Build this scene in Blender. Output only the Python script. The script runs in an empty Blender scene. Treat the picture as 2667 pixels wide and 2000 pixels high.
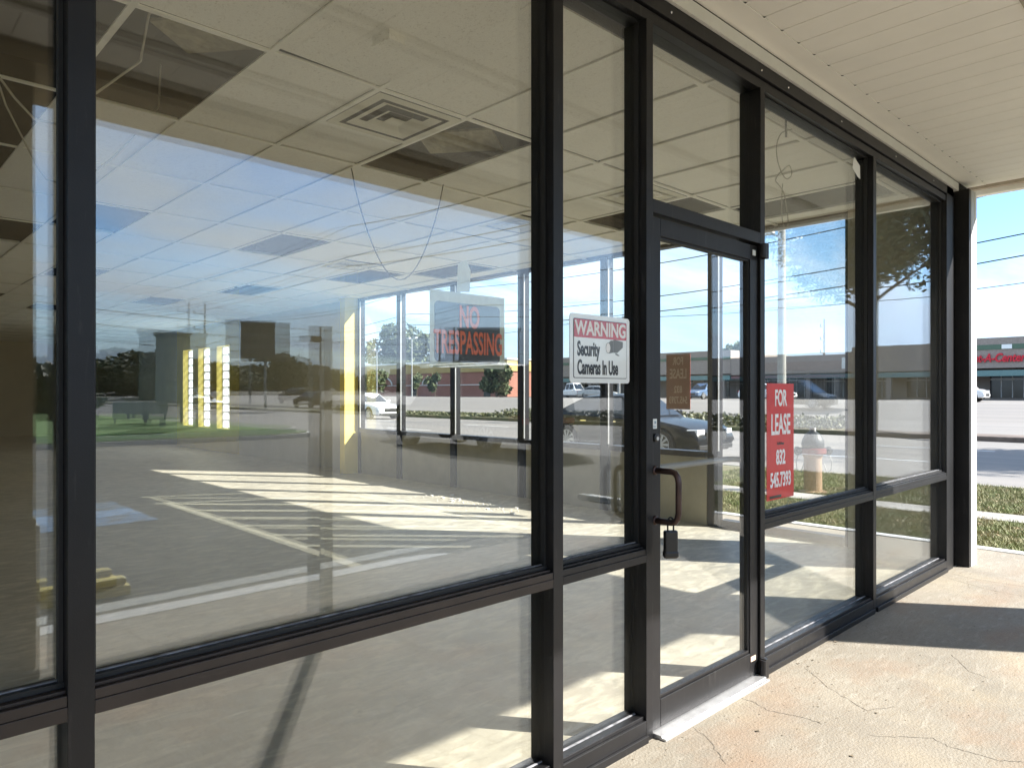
import bpy, bmesh, math, random
from mathutils import Vector, Matrix
import numpy as np
R = math.radians
random.seed(7); rng = np.random.default_rng(7)
sc = bpy.context.scene
COL = sc.collection

# ------------------------------------------------------------------ camera
cam_d = bpy.data.cameras.new('camera'); cam = bpy.data.objects.new('camera', cam_d); COL.objects.link(cam)
cam.location = (0, -1.706, 1.40)
cam.rotation_euler = (R(90), 0, R(46.311-90))
cam_d.sensor_width = 36; cam_d.lens = 1868/2667*36; cam_d.shift_y = 22/2667
cam_d.clip_start = .05; cam_d.clip_end = 3000
sc.camera = cam
# ------------------------------------------------------------------ light
SUN_EL, SUN_AZ = 34.5, -54.0          # azimuth from +x, counter-clockwise
w = bpy.data.worlds.new('World'); sc.world = w; w.use_nodes = True
nt = w.node_tree; nt.nodes.clear()
def N(nt, t, **k):
    n = nt.nodes.new(t)
    for a, b in k.items():
        if a == 'inp':
            for i, v in b.items(): n.inputs[i].default_value = v
        else: setattr(n, a, b)
    return n
L = lambda nt, a, b: nt.links.new(a, b)
sky = N(nt, 'ShaderNodeTexSky', sky_type='NISHITA', sun_disc=False, sun_elevation=R(SUN_EL), sun_rotation=R(90-SUN_AZ))
sky.air_density = 1.0; sky.dust_density = .15; sky.ozone_density = 4.5
tc = N(nt, 'ShaderNodeTexCoord'); sep = N(nt, 'ShaderNodeSeparateXYZ'); L(nt, tc.outputs['Generated'], sep.inputs[0])
za = N(nt, 'ShaderNodeMath', operation='MAXIMUM', inp={1: 0.0}); L(nt, sep.outputs[2], za.inputs[0])
zb = N(nt, 'ShaderNodeMath', operation='ADD', inp={1: .16}); L(nt, za.outputs[0], zb.inputs[0])
dx = N(nt, 'ShaderNodeMath', operation='DIVIDE'); L(nt, sep.outputs[0], dx.inputs[0]); L(nt, zb.outputs[0], dx.inputs[1])
dy = N(nt, 'ShaderNodeMath', operation='DIVIDE'); L(nt, sep.outputs[1], dy.inputs[0]); L(nt, zb.outputs[0], dy.inputs[1])
cmb = N(nt, 'ShaderNodeCombineXYZ'); L(nt, dx.outputs[0], cmb.inputs[0]); L(nt, dy.outputs[0], cmb.inputs[1])
mp = N(nt, 'ShaderNodeMapping', inp={3: (.55, 1.25, 1)}); mp.inputs['Rotation'].default_value = (0, 0, R(28)); L(nt, cmb.outputs[0], mp.inputs[0])
cn = N(nt, 'ShaderNodeTexNoise', inp={'Scale': 1.1, 'Detail': 8.0, 'Roughness': .55, 'Distortion': .5}); L(nt, mp.outputs[0], cn.inputs['Vector'])
cr = N(nt, 'ShaderNodeMapRange', inp={'From Min': .42, 'From Max': .62, 'To Min': 0.0, 'To Max': .9}); L(nt, cn.outputs[0], cr.inputs[0])
cm = N(nt, 'ShaderNodeMix', data_type='RGBA'); L(nt, cr.outputs[0], cm.inputs[0]); hs = N(nt, 'ShaderNodeHueSaturation', inp={'Saturation': 1.06}); L(nt, sky.outputs[0], hs.inputs['Color']); L(nt, hs.outputs[0], cm.inputs[6]); cm.inputs[7].default_value = (5.0, 5.8, 6.9, 1)
bg = N(nt, 'ShaderNodeBackground', inp={'Strength': .085}); hz = N(nt, 'ShaderNodeMapRange', interpolation_type='SMOOTHSTEP', inp={'From Min': .0, 'From Max': .20, 'To Min': .62, 'To Max': 0.0}); L(nt, za.outputs[0], hz.inputs[0])
hm = N(nt, 'ShaderNodeMix', data_type='RGBA'); L(nt, hz.outputs[0], hm.inputs[0]); L(nt, cm.outputs[2], hm.inputs[6]); hm.inputs[7].default_value = (2.1, 3.2, 5.0, 1)
L(nt, hm.outputs[2], bg.inputs[0])
wo = N(nt, 'ShaderNodeOutputWorld'); L(nt, bg.outputs[0], wo.inputs[0])
sd = bpy.data.lights.new('sun', 'SUN'); sd.energy = 4.5; sd.angle = R(.53); sd.color = (1, .965, .91)
so = bpy.data.objects.new('sun', sd); COL.objects.link(so)
sdir = Vector((math.cos(R(SUN_AZ))*math.cos(R(SUN_EL)), math.sin(R(SUN_AZ))*math.cos(R(SUN_EL)), math.sin(R(SUN_EL))))
so.rotation_euler = sdir.to_track_quat('Z', 'Y').to_euler(); so.location = sdir*50
sc.view_settings.view_transform = 'Standard'; sc.view_settings.look = 'None'; sc.view_settings.gamma = 1
sc.view_settings.exposure = 1.9
sc.render.engine = 'CYCLES'
cy = sc.cycles
cy.max_bounces = 14; cy.diffuse_bounces = 9; cy.glossy_bounces = 5; cy.transmission_bounces = 4; cy.transparent_max_bounces = 40
cy.caustics_reflective = False; cy.caustics_refractive = False; cy.sample_clamp_indirect = 6
try: cy.use_denoising = True; cy.denoiser = 'OPENIMAGEDENOISE'
except Exception: pass

# ------------------------------------------------------------------ materials
MATS = {}
def mat(name, col, rough=.6, metal=0., var=.12, scale=6., bump=0., bscale=60., col2=None, stretch=None, coat=0., detail=6., spec=.5, world=True, lo=.35, hi=.65, coord=None):
    if name in MATS: return MATS[name]
    m = bpy.data.materials.new(name); m.use_nodes = True; nt = m.node_tree; b = nt.nodes['Principled BSDF']
    b.inputs['Roughness'].default_value = rough; b.inputs['Metallic'].default_value = metal
    b.inputs['Specular IOR Level'].default_value = spec; b.inputs['Coat Weight'].default_value = coat
    geo = N(nt, 'ShaderNodeNewGeometry') if coord is None else N(nt, 'ShaderNodeTexCoord')
    mp = N(nt, 'ShaderNodeMapping'); L(nt, geo.outputs['Position' if coord is None else coord], mp.inputs[0])
    if stretch: mp.inputs['Rotation'].default_value = (0, 0, stretch[3] if len(stretch) > 3 else 0); mp.inputs['Scale'].default_value = stretch[:3]
    n1 = N(nt, 'ShaderNodeTexNoise', inp={'Scale': scale, 'Detail': detail, 'Roughness': .6}); L(nt, mp.outputs[0], n1.inputs['Vector'])
    rmp = N(nt, 'ShaderNodeMapRange', inp={'From Min': lo, 'From Max': hi}); L(nt, n1.outputs[0], rmp.inputs[0])
    c2 = col2 or tuple(c*(1-var) for c in col); c1 = col if col2 else tuple(min(1, c*(1+var)) for c in col)
    mx = N(nt, 'ShaderNodeMix', data_type='RGBA'); L(nt, rmp.outputs[0], mx.inputs[0]); mx.inputs[6].default_value = (*c1, 1); mx.inputs[7].default_value = (*c2, 1)
    L(nt, mx.outputs[2], b.inputs['Base Color'])
    if bump:
        n2 = N(nt, 'ShaderNodeTexNoise', inp={'Scale': bscale, 'Detail': 4.}); L(nt, mp.outputs[0], n2.inputs['Vector'])
        bp = N(nt, 'ShaderNodeBump', inp={'Strength': bump, 'Distance': .01}); L(nt, n2.outputs[0], bp.inputs['Height']); L(nt, bp.outputs[0], b.inputs['Normal'])
    m['mixnode'] = mx.name; m['mapnode'] = mp.name
    MATS[name] = m; return m
def layer(m, col, scale, lo, hi, stretch=None, amount=1., kind='noise', detail=5., dist=0.):
    """a further stain layer over the base colour"""
    nt = m.node_tree; b = nt.nodes['Principled BSDF']; src = b.inputs['Base Color'].links[0].from_socket
    geo = N(nt, 'ShaderNodeNewGeometry'); mp = N(nt, 'ShaderNodeMapping'); L(nt, geo.outputs['Position'], mp.inputs[0])
    if stretch: mp.inputs['Scale'].default_value = stretch[:3]; mp.inputs['Rotation'].default_value = (0, 0, stretch[3] if len(stretch) > 3 else 0)
    if kind == 'noise':
        t = N(nt, 'ShaderNodeTexNoise', inp={'Scale': scale, 'Detail': detail, 'Roughness': .6, 'Distortion': dist}); o = t.outputs[0]
    elif kind == 'crack':
        wn = N(nt, 'ShaderNodeTexNoise', inp={'Scale': 1.7, 'Detail': 4.}); L(nt, mp.outputs[0], wn.inputs['Vector'])
        mxv = N(nt, 'ShaderNodeMix', data_type='RGBA', inp={0: .12}); L(nt, mp.outputs[0], mxv.inputs[6]); L(nt, wn.outputs[1], mxv.inputs[7])
        t = N(nt, 'ShaderNodeTexVoronoi', feature='DISTANCE_TO_EDGE', inp={'Scale': scale}); L(nt, mxv.outputs[2], t.inputs['Vector']); o = t.outputs['Distance']
    else:
        t = N(nt, 'ShaderNodeTexVoronoi', inp={'Scale': scale}); o = t.outputs['Distance']
    if kind != 'crack': L(nt, mp.outputs[0], t.inputs['Vector'])
    r = N(nt, 'ShaderNodeMapRange', inp={'From Min': lo, 'From Max': hi, 'To Min': 0., 'To Max': amount}); L(nt, o, r.inputs[0])
    mx = N(nt, 'ShaderNodeMix', data_type='RGBA'); L(nt, r.outputs[0], mx.inputs[0]); L(nt, src, mx.inputs[6]); mx.inputs[7].default_value = (*col, 1)
    L(nt, mx.outputs[2], b.inputs['Base Color']); return m

bronze = mat('bronze_aluminium', (.012, .0115, .0122), rough=.42, metal=.35, var=.25, scale=3, bump=.05, bscale=300)
bronze_rail = mat('brown_aluminium_rail', (.036, .027, .022), rough=.45, metal=.3, var=.2, scale=4, bump=.05, bscale=300)
layer(bronze, (.07, .066, .062), 9., .60, .78, (6, 6, .7), .55)
layer(bronze_rail, (.10, .08, .065), 9., .60, .78, (.6, 6, 6), .5)
layer(bronze, (.16, .15, .14), 120., .72, .76, None, .5)
black_gasket = mat('black_gasket', (.008, .008, .008), rough=.6)
alu = mat('mill_aluminium', (.62, .62, .62), rough=.35, metal=.7, var=.08, scale=20)
sidewalk_m = mat('sidewalk_concrete', (.262, .230, .178), rough=.85, col2=(.195, .172, .134), scale=1.4, bump=.35, bscale=90, detail=9)
layer(sidewalk_m, (.36, .33, .275), 11., .52, .72, (.6, 2.6, 1, R(-35)), .5, dist=.6)
layer(sidewalk_m, (.20, .165, .12), 30., .52, .66, (.5, 2.2, 1, R(-40)), .75, dist=.4)
layer(sidewalk_m, (.22, .18, .14), 9., .60, .74, (1.6, .5, 1, R(-30)), .55)
layer(sidewalk_m, (.24, .15, .09), 1.1, .52, .70, (1, 1.5, 1), .65)
layer(sidewalk_m, (.12, .10, .08), 38., .66, .72, (1, 1.6, 1), .85)
layer(sidewalk_m, (.22, .165, .11), 2.2, .56, .72, (.6, 1.4, 1, .5), .5)
layer(sidewalk_m, (.23, .20, .16), .55, .50, .70, (1, 1.6, 1, .3), .55)
layer(sidewalk_m, (.36, .30, .20), .8, .55, .70, (1.4, 1, 1, -.6), .4)
floor_m = mat('interior_concrete_floor', (.46, .43, .36), rough=.5, col2=(.33, .315, .27), scale=1.1, bump=.12, bscale=40, detail=9, stretch=(1, .45, 1, R(-20)))
layer(floor_m, (.66, .62, .51), 4.5, .46, .72, (1.0, 2.4, 1, R(40)), .9, dist=.7)
layer(floor_m, (.28, .265, .215), 9., .50, .70, (1.0, 2.6, 1, R(-30)), .7, dist=.5)
layer(floor_m, (.26, .23, .17), 3.1, .58, .75, (1.8, .6, 1, R(15)), .6, dist=.8)
layer(floor_m, (.16, .14, .10), 60., .72, .78, None, .7)
asphalt = mat('old_asphalt', (.086, .081, .069), rough=.9, col2=(.058, .056, .049), scale=.8, bump=.8, bscale=120, detail=10)
layer(asphalt, (.26, .24, .20), 160., .60, .70, None, .8)
layer(asphalt, (.05, .05, .05), .35, .6, .8, None, .5)
road_m = mat('road_concrete', (.215, .197, .175), rough=.9, col2=(.175, .163, .15), scale=.5, bump=.2, bscale=60, stretch=(3., .12, 1))
layer(road_m, (.14, .13, .118), .9, .55, .75, (1.2, .03, 1), .6)
grass_m = mat('grass_ground', (.08, .095, .035), rough=.95, col2=(.16, .135, .07), scale=2.2, bump=1., bscale=50, detail=10)
blade_m = mat('grass_blades', (.13, .17, .045), rough=.7, col2=(.29, .25, .14), scale=3.2, detail=8)
dirt_m = mat('far_ground', (.06, .075, .035), rough=1, col2=(.10, .10, .06), scale=.05, detail=10)
white_paint = mat('white_kerb_paint', (.54, .54, .52), rough=.75, var=.1, scale=12, bump=.3, bscale=60)
kerb_m = mat('kerb_concrete', (.27, .25, .22), rough=.9, var=.15, scale=3, bump=.3)
dkerb_m = mat('dark_kerb', (.13, .10, .08), rough=.9, var=.3, scale=2)
hatch_m = mat('faded_yellow_paint', (.62, .56, .38), rough=.85, col2=(.30, .28, .20), scale=22, lo=.55, hi=.68)
blue_m = mat('faded_blue_paint', (.12, .22, .36), rough=.85, col2=(.12, .12, .12), scale=9, lo=.5, hi=.62)
yellow_m = mat('yellow_paint', (.62, .50, .10), rough=.6, var=.15, scale=5, bump=.2)
soffit_m = mat('cream_soffit', (.91, .885, .83), rough=.7, var=.03, scale=2, bump=.15, bscale=220)
layer(soffit_m, (.62, .55, .44), 1.3, .60, .78, (1, .35, 1), .45)
stucco_m = mat('tan_stucco', (.55, .47, .34), rough=.9, var=.06, scale=4, bump=.5, bscale=120)
white_trim = mat('white_trim', (.70, .69, .66), rough=.6, var=.04, scale=5)
grey_trim = mat('grey_trim', (.48, .48, .46), rough=.6, var=.08, scale=5)
tile_m = mat('acoustic_tile', (.93, .92, .87), rough=.95, var=.02, scale=1.5)
layer(tile_m, (.52, .49, .41), 95., .60, .66, (1, .7, 1, .6), .6, detail=2., dist=1.5)
layer(tile_m, (.62, .54, .38), .7, .66, .8, None, .45)
grid_m = mat('ceiling_grid_paint', (.90, .89, .83), rough=.5, var=.03)
vent_m = mat('vent_paint', (.68, .66, .56), rough=.5, var=.05)
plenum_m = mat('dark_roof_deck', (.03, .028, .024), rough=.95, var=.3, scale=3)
drywall = mat('tan_drywall', (.54, .50, .38), rough=.9, var=.05, scale=2)
drywall_y = mat('yellow_drywall', (.80, .66, .17), rough=.85, var=.05, scale=2)
pier_m = mat('tan_pier', (.60, .54, .42), rough=.9, var=.05, scale=2)
black_pl = mat('black_plastic', (.012, .012, .012), rough=.35)
red_sign = mat('red_sign', (.62, .035, .03), rough=.45, var=.06, scale=12, coat=.2)
shaded_sign = mat('sign_reverse_shaded', (.34, .17, .11), rough=.7, var=.05, scale=12)  # brown paints in the shade on the inner side of the red sheet
backlit_letter = mat('sign_letters_backlit', (.62, .46, .34), rough=.7, var=.03)  # lighter brown paints in light coming through the letters from outside
sign_white = mat('sign_white', (.80, .82, .80), rough=.18, var=.02, coat=.6)
sign_red = mat('sign_warning_red', (.50, .05, .06), rough=.2, var=.03, coat=.6)
ink = mat('black_ink', (.02, .02, .02), rough=.3, coat=.4)
letter_w = mat('white_letters', (.85, .84, .82), rough=.5, var=.02)
letter_o = mat('orange_letters', (.80, .16, .06), rough=.5, var=.05)
tape_m = mat('masking_tape', (.62, .66, .56), rough=.6, var=.08, scale=40)
copper = mat('worn_bronze_handle', (.062, .038, .033), rough=.35, metal=.6, var=.3, scale=12)
chrome = mat('chrome', (.6, .6, .6), rough=.15, metal=1.)
wood = mat('pole_wood', (.16, .12, .09), rough=.9, var=.2, scale=3)
steel = mat('galvanised_steel', (.33, .34, .34), rough=.55, metal=.4, var=.1, scale=4)
wire_m = mat('black_cable', (.02, .02, .02), rough=.7)
bark = mat('bark', (.10, .08, .06), rough=.95, var=.3, scale=9, bump=.6)
leaf = mat('oak_leaves', (.05, .06, .022), rough=.55, col2=(.12, .12, .05), scale=2.5, detail=8)
leaf2 = mat('far_leaves', (.05, .075, .03), rough=.8, col2=(.11, .13, .06), scale=.6, detail=8)
pinkw = mat('pink_stucco', (.33, .15, .11), rough=.9, var=.08, scale=.6)
mally = mat('ochre_stucco', (.45, .34, .14), rough=.9, var=.05, scale=.6)
mallt = mat('mall_stucco', (.27, .23, .20), rough=.9, var=.06, scale=.4)
mallg = mat('mall_green_band', (.10, .16, .11), rough=.8, var=.05)
teal = mat('teal_awning', (.14, .24, .23), rough=.7, var=.05)
dglass = mat('dark_shop_glass', (.02, .025, .03), rough=.08, var=.3, scale=1)
redl = mat('red_sign_letters', (.60, .01, .03), rough=.5, var=.02)
rubber = mat('tyre_rubber', (.02, .02, .02), rough=.85)
rim_m = mat('alloy_rim', (.33, .34, .35), rough=.45)
carglass = mat('car_glass', (.012, .016, .02), rough=.04, var=.1, coat=.5)
lamp_m = mat('headlamp_lens', (.75, .76, .78), rough=.08, coat=1.)
tail_m = mat('tail_lamp', (.35, .02, .02), rough=.2, coat=.5)
trimblk = mat('car_black_trim', (.015, .015, .015), rough=.5)
paint_black = mat('car_black_paint', (.006, .007, .009), rough=.25, coat=.12, spec=.25, var=.05)
paint_white = mat('car_white_paint', (.72, .73, .73), rough=.25, coat=1., var=.02)
paint_grey = mat('car_grey_paint', (.10, .11, .12), rough=.25, coat=1., var=.05)
paint_silver = mat('car_silver_paint', (.36, .37, .38), rough=.3, metal=.4, coat=.8, var=.05)
paint_red = mat('car_red_paint', (.28, .03, .025), rough=.25, coat=1., var=.05)
paint_blue = mat('car_blue_paint', (.10, .16, .26), rough=.25, coat=1., var=.05)

def glass(name, r0, tint, gcol=(.92, .96, 1.), dust=.003):
    m = bpy.data.materials.new(name); m.use_nodes = True; nt = m.node_tree; nt.nodes.clear()
    geo = N(nt, 'ShaderNodeNewGeometry'); dp = N(nt, 'ShaderNodeVectorMath', operation='DOT_PRODUCT'); L(nt, geo.outputs['Incoming'], dp.inputs[0]); L(nt, geo.outputs['Normal'], dp.inputs[1])
    ab = N(nt, 'ShaderNodeMath', operation='ABSOLUTE'); L(nt, dp.outputs['Value'], ab.inputs[0])
    om = N(nt, 'ShaderNodeMath', operation='SUBTRACT', inp={0: 1.}); L(nt, ab.outputs[0], om.inputs[1])
    pw = N(nt, 'ShaderNodeMath', operation='POWER', inp={1: 5.}); L(nt, om.outputs[0], pw.inputs[0])
    fr = N(nt, 'ShaderNodeMapRange', inp={'To Min': r0, 'To Max': 1.}); L(nt, pw.outputs[0], fr.inputs[0])
    wv = N(nt, 'ShaderNodeTexNoise', inp={'Scale': 1.6, 'Detail': 1.5}); L(nt, geo.outputs['Position'], wv.inputs['Vector'])
    wb = N(nt, 'ShaderNodeBump', inp={'Strength': .35, 'Distance': .0015}); L(nt, wv.outputs[0], wb.inputs['Height'])
    tr = N(nt, 'ShaderNodeBsdfTransparent', inp={0: (*tint, 1)}); gl = N(nt, 'ShaderNodeBsdfGlossy', inp={0: (*gcol, 1), 'Roughness': 0.}); L(nt, wb.outputs[0], gl.inputs['Normal'])
    mx = N(nt, 'ShaderNodeMixShader'); L(nt, fr.outputs[0], mx.inputs[0]); L(nt, tr.outputs[0], mx.inputs[1]); L(nt, gl.outputs[0], mx.inputs[2])
    df = N(nt, 'ShaderNodeBsdfDiffuse', inp={0: (.6, .6, .55, 1)})
    ns = N(nt, 'ShaderNodeTexNoise', inp={'Scale': 3., 'Detail': 9., 'Roughness': .7}); L(nt, geo.outputs['Position'], ns.inputs['Vector'])
    dr = N(nt, 'ShaderNodeMapRange', inp={'From Min': .35, 'From Max': .75, 'To Min': dust*.3, 'To Max': dust*2}); L(nt, ns.outputs[0], dr.inputs[0])
    m2 = N(nt, 'ShaderNodeMixShader'); L(nt, dr.outputs[0], m2.inputs[0]); L(nt, mx.outputs[0], m2.inputs[1]); L(nt, df.outputs[0], m2.inputs[2])
    o = N(nt, 'ShaderNodeOutputMaterial'); L(nt, m2.outputs[0], o.inputs[0]); return m
glass_front = glass('storefront_glass', .055, (.994, .993, .98))
glass_side = glass('side_glass', .03, (.985, .99, .98), dust=.002)

# ------------------------------------------------------------------ mesh helpers
class MB:
    def __init__(s): s.v = []; s.f = []; s.m = []
    def box(s, a, b, mi=0):
        x0, y0, z0 = [min(p, q) for p, q in zip(a, b)]; x1, y1, z1 = [max(p, q) for p, q in zip(a, b)]
        n = len(s.v); s.v += [(x0,y0,z0),(x1,y0,z0),(x1,y1,z0),(x0,y1,z0),(x0,y0,z1),(x1,y0,z1),(x1,y1,z1),(x0,y1,z1)]
        s.f += [(n,n+3,n+2,n+1),(n+4,n+5,n+6,n+7),(n,n+1,n+5,n+4),(n+1,n+2,n+6,n+5),(n+2,n+3,n+7,n+6),(n+3,n,n+4,n+7)]; s.m += [mi]*6; return s
    def quad(s, *p, mi=0):
        n = len(s.v); s.v += [tuple(q) for q in p]; s.f.append(tuple(range(n, n+len(p)))); s.m.append(mi); return s
    def tube(s, pts, r, seg=8, mi=0, cap=True):
        pts = [Vector(p) for p in pts]; rr = r if hasattr(r, '__len__') else [r]*len(pts); rings = []
        up = Vector((0, 0, 1)); prev = None
        for i, p in enumerate(pts):
            d = (pts[min(i+1, len(pts)-1)]-pts[max(i-1, 0)]).normalized()
            if prev is None:
                a = d.cross(up) if abs(d.z) < .95 else d.cross(Vector((1, 0, 0)))
            else:
                a = prev - d*prev.dot(d)
            a.normalize(); prev = a; b = d.cross(a); n = len(s.v)
            for k in range(seg):
                t = 2*math.pi*k/seg; s.v.append(tuple(p+(a*math.cos(t)+b*math.sin(t))*rr[i]))
            rings.append(n)
        for i in range(len(rings)-1):
            for k in range(seg):
                s.f.append((rings[i]+k, rings[i]+(k+1) % seg, rings[i+1]+(k+1) % seg, rings[i+1]+k)); s.m.append(mi)
        if cap:
            s.f.append(tuple(rings[0]+k for k in range(seg))[::-1]); s.f.append(tuple(rings[-1]+k for k in range(seg))); s.m += [mi, mi]
        return s
    def lathe(s, prof, c=(0, 0, 0), seg=20, axis='z', mi=0):
        n = len(s.v)
        for r, h in prof:
            for k in range(seg):
                t = 2*math.pi*k/seg; a, b = r*math.cos(t), r*math.sin(t)
                p = (a, b, h) if axis == 'z' else ((a, h, b) if axis == 'y' else (h, a, b))
                s.v.append((c[0]+p[0], c[1]+p[1], c[2]+p[2]))
        for i in range(len(prof)-1):
            for k in range(seg):
                s.f.append((n+i*seg+k, n+i*seg+(k+1) % seg, n+(i+1)*seg+(k+1) % seg, n+(i+1)*seg+k)); s.m.append(mi)
        s.f.append(tuple(n+k for k in range(seg))[::-1]); s.f.append(tuple(n+(len(prof)-1)*seg+k for k in range(seg))); s.m += [mi, mi]
        return s
    def prism(s, poly, z0, z1, mi=0):
        n = len(s.v); k = len(poly)
        s.v += [(x, y, z0) for x, y in poly]+[(x, y, z1) for x, y in poly]
        s.f.append(tuple(range(n, n+k))[::-1]); s.f.append(tuple(range(n+k, n+2*k))); s.m += [mi, mi]
        for i in range(k): s.f.append((n+i, n+(i+1) % k, n+k+(i+1) % k, n+k+i)); s.m.append(mi)
        return s
    def build(s, name, mats, parent=None, smooth=False, bevel=0., rot=None, loc=None):
        me = bpy.data.meshes.new(name); me.from_pydata(s.v, [], s.f)
        for m in (mats if isinstance(mats, (list, tuple)) else [mats]): me.materials.append(m)
        me.polygons.foreach_set('material_index', s.m)
        bm = bmesh.new(); bm.from_mesh(me); bmesh.ops.recalc_face_normals(bm, faces=bm.faces)
        bm.to_mesh(me); bm.free()
        if smooth: me.polygons.foreach_set('use_smooth', [True]*len(me.polygons))
        me.update(); o = bpy.data.objects.new(name, me); COL.objects.link(o)
        if parent: o.parent = parent
        if loc: o.location = loc
        if rot: o.rotation_euler = rot
        if bevel:
            b = o.modifiers.new('bevel', 'BEVEL'); b.width = bevel; b.segments = 2; b.limit_method = 'ANGLE'
        return o
def tag(o, label=None, cat=None, group=None, kind=None):
    if label: o['label'] = label
    if cat: o['category'] = cat
    if group: o['group'] = group
    if kind: o['kind'] = kind
    return o
def empty(name, loc=(0, 0, 0), rz=0., label=None, cat=None, group=None):
    o = bpy.data.objects.new(name, None); COL.objects.link(o); o.location = loc; o.rotation_euler = (0, 0, rz); o.empty_display_size = .1
    return tag(o, label, cat, group)
def copy_tree(o, parent=None):
    c = o.copy(); COL.objects.link(c); c.parent = parent
    for ch in list(o.children): copy_tree(ch, c)
    return c
def struct(o): o['kind'] = 'structure'; return o
def text(name, body, size, m, parent, loc, rot, sx=1., ext=.0008, align='CENTER', bold=0., shear=0.):
    cu = bpy.data.curves.new(name, 'FONT'); cu.body = body; cu.size = size; cu.extrude = ext; cu.align_x = align; cu.align_y = 'CENTER'; cu.offset = bold; cu.shear = shear
    cu.resolution_u = 4
    t = bpy.data.objects.new(name+'_tmp', cu); COL.objects.link(t)
    bpy.context.view_layer.update()
    me = bpy.data.meshes.new_from_object(t.evaluated_get(bpy.context.evaluated_depsgraph_get()))
    bpy.data.objects.remove(t); me.materials.clear(); me.materials.append(m)
    for v in me.vertices: v.co.x *= sx
    o = bpy.data.objects.new(name, me); COL.objects.link(o); o.parent = parent; o.location = loc; o.rotation_euler = rot; return o
FR = (R(90), 0, 0)          # text facing -y

# ------------------------------------------------------------------ setting
struct(MB().box((-900, -900, -.5), (900, 900, -.22)).build('ground', dirt_m))
struct(MB().box((-60, -19.6, -.4), (13, -3.05, -.06)).build('parking_lot', asphalt))
b = MB().prism([(-60, -3.05), (3.8, -3.05), (7.45, -3.05), (7.45, 26), (6.86, 26), (6.86, 0), (-60, 0)], -.4, 0)
struct(b.build('sidewalk', sidewalk_m))
struct(MB().box((-6.2, 0, -.4), (6.86, 9.5, -.001)).box((-6.2, 9.5, -.4), (7.0, 26.2, -.001)).build('floor', floor_m))
# painted kerb strip along the lot and along the grass verge
kb = MB().box((-60, -3.22, -.3), (3.55, -3.051, .004))
crack_m = mat('crack_shadow', (.15, .128, .10), rough=1)
for cl in [[(3.03, -0.06), (3.03, -0.12), (3.0, -0.21), (3.05, -0.35), (3.04, -0.42)], [(3.08, -0.6), (3.24, -0.78), (3.21, -0.86), (3.23, -1.01), (3.28, -1.08)], [(4.34, -0.56), (4.16, -0.68), (4.12, -0.77)], [(2.63, -0.03), (2.57, -0.17), (2.45, -0.31)], [(6.31, 0.06), (6.24, -0.21), (6.25, -0.51)], [(6.15, -0.02), (5.98, -0.32), (5.94, -0.57)], [(4.52, -0.02), (4.43, -0.18), (4.41, -0.33)], [(3.6, -0.1), (3.44, -0.28), (3.31, -0.5), (3.44, -0.57)]]:
    rc = random.Random(len(cl)*31+int(cl[0][0]*10)); pts = []
    for (xa, ya), (xb, yb) in zip(cl, cl[1:]):
        for t in np.linspace(0, 1, 9)[:-1]: pts.append((xa+(xb-xa)*t+rc.uniform(-.006, .006), ya+(yb-ya)*t+rc.uniform(-.006, .006)))
    pts.append(cl[-1]); cb = MB()
    for i in range(len(pts)-1):
        d = Vector((pts[i+1][0]-pts[i][0], pts[i+1][1]-pts[i][1])).normalized(); w0 = rc.uniform(.0005, .0020); w1 = rc.uniform(.0005, .0020)
        cb.quad((pts[i][0]-d.y*w0, pts[i][1]+d.x*w0, .0012), (pts[i+1][0]-d.y*w1, pts[i+1][1]+d.x*w1, .0012), (pts[i+1][0]+d.y*w1, pts[i+1][1]-d.x*w1, .0012), (pts[i][0]+d.y*w0, pts[i][1]-d.x*w0, .0012))
    struct(cb.build('pavement_crack', crack_m))
n0 = [(3.55, -3.17), (3.8, -3.16), (3.95, -3.1), (4.0, -3.05)]
kb.prism([(3.551, -3.22), (3.75, -3.19), (3.9, -3.09), (3.93, -3.051), (3.551, -3.051)], -.3, .003)
k1 = kb.build('painted_kerb', white_paint); tag(k1, 'white painted kerb edging the sidewalk beside the parking lot', 'kerb')
k2 = MB().box((7.451, -4.5, -.3), (7.57, 26, .012)).build('painted_kerb', white_paint, bevel=.01); tag(k2, 'white painted kerb between corner sidewalk and grass verge', 'kerb')
struct(MB().box((7.571, -19.6, -.38), (9.4, 60, -.035)).box((9.95, -19.6, -.38), (12.85, 60, -.035)).build('grass_verge', grass_m)) if False else None
struct(MB().box((7.571, -4.5, -.38), (9.4, 60, -.035)).box((9.95, -4.5, -.38), (12.85, 60, -.035)).build('grass_verge', grass_m))
struct(MB().box((9.4, -4.5, -.38), (9.95, 60, -.015)).build('footpath', kerb_m))
struct(MB().box((12.85, -4.5, -.4), (13.0, 90, -.02)).build('road_kerb', kerb_m, bevel=.02))
struct(MB().box((13.001, -300, -.42), (25.7, 400, -.1)).box((-60, -700, -.42), (-59.9, -699, -.3)).build('road', road_m))
mk = MB()
for y in np.arange(-150, 250, 9.): mk.box((17.15, y, -.1), (17.28, y+3, -.096)); mk.box((21.4, y, -.1), (21.53, y+3, -.096))
mk = mk.build('lane_markings', white_paint); struct(mk)
struct(MB().box((25.7, 8, -.42), (29, 160, .06)).box((25.7, -300, -.42), (29, -12, .06)).build('median', grass_m))
struct(MB().box((25.7, -11.999, -.42), (28.2, 7.999, -.07)).build('median_pavement', dkerb_m)) if False else None
struct(MB().box((25.7, -12, -.42), (27.2, 7.99, .06)).build('median_kerb', dkerb_m, bevel=.05))
b = MB(); b.quad((27.2, -300, -.12), (42, -300, -.12), (42, 400, -.12), (27.2, 400, -.12))
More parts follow.
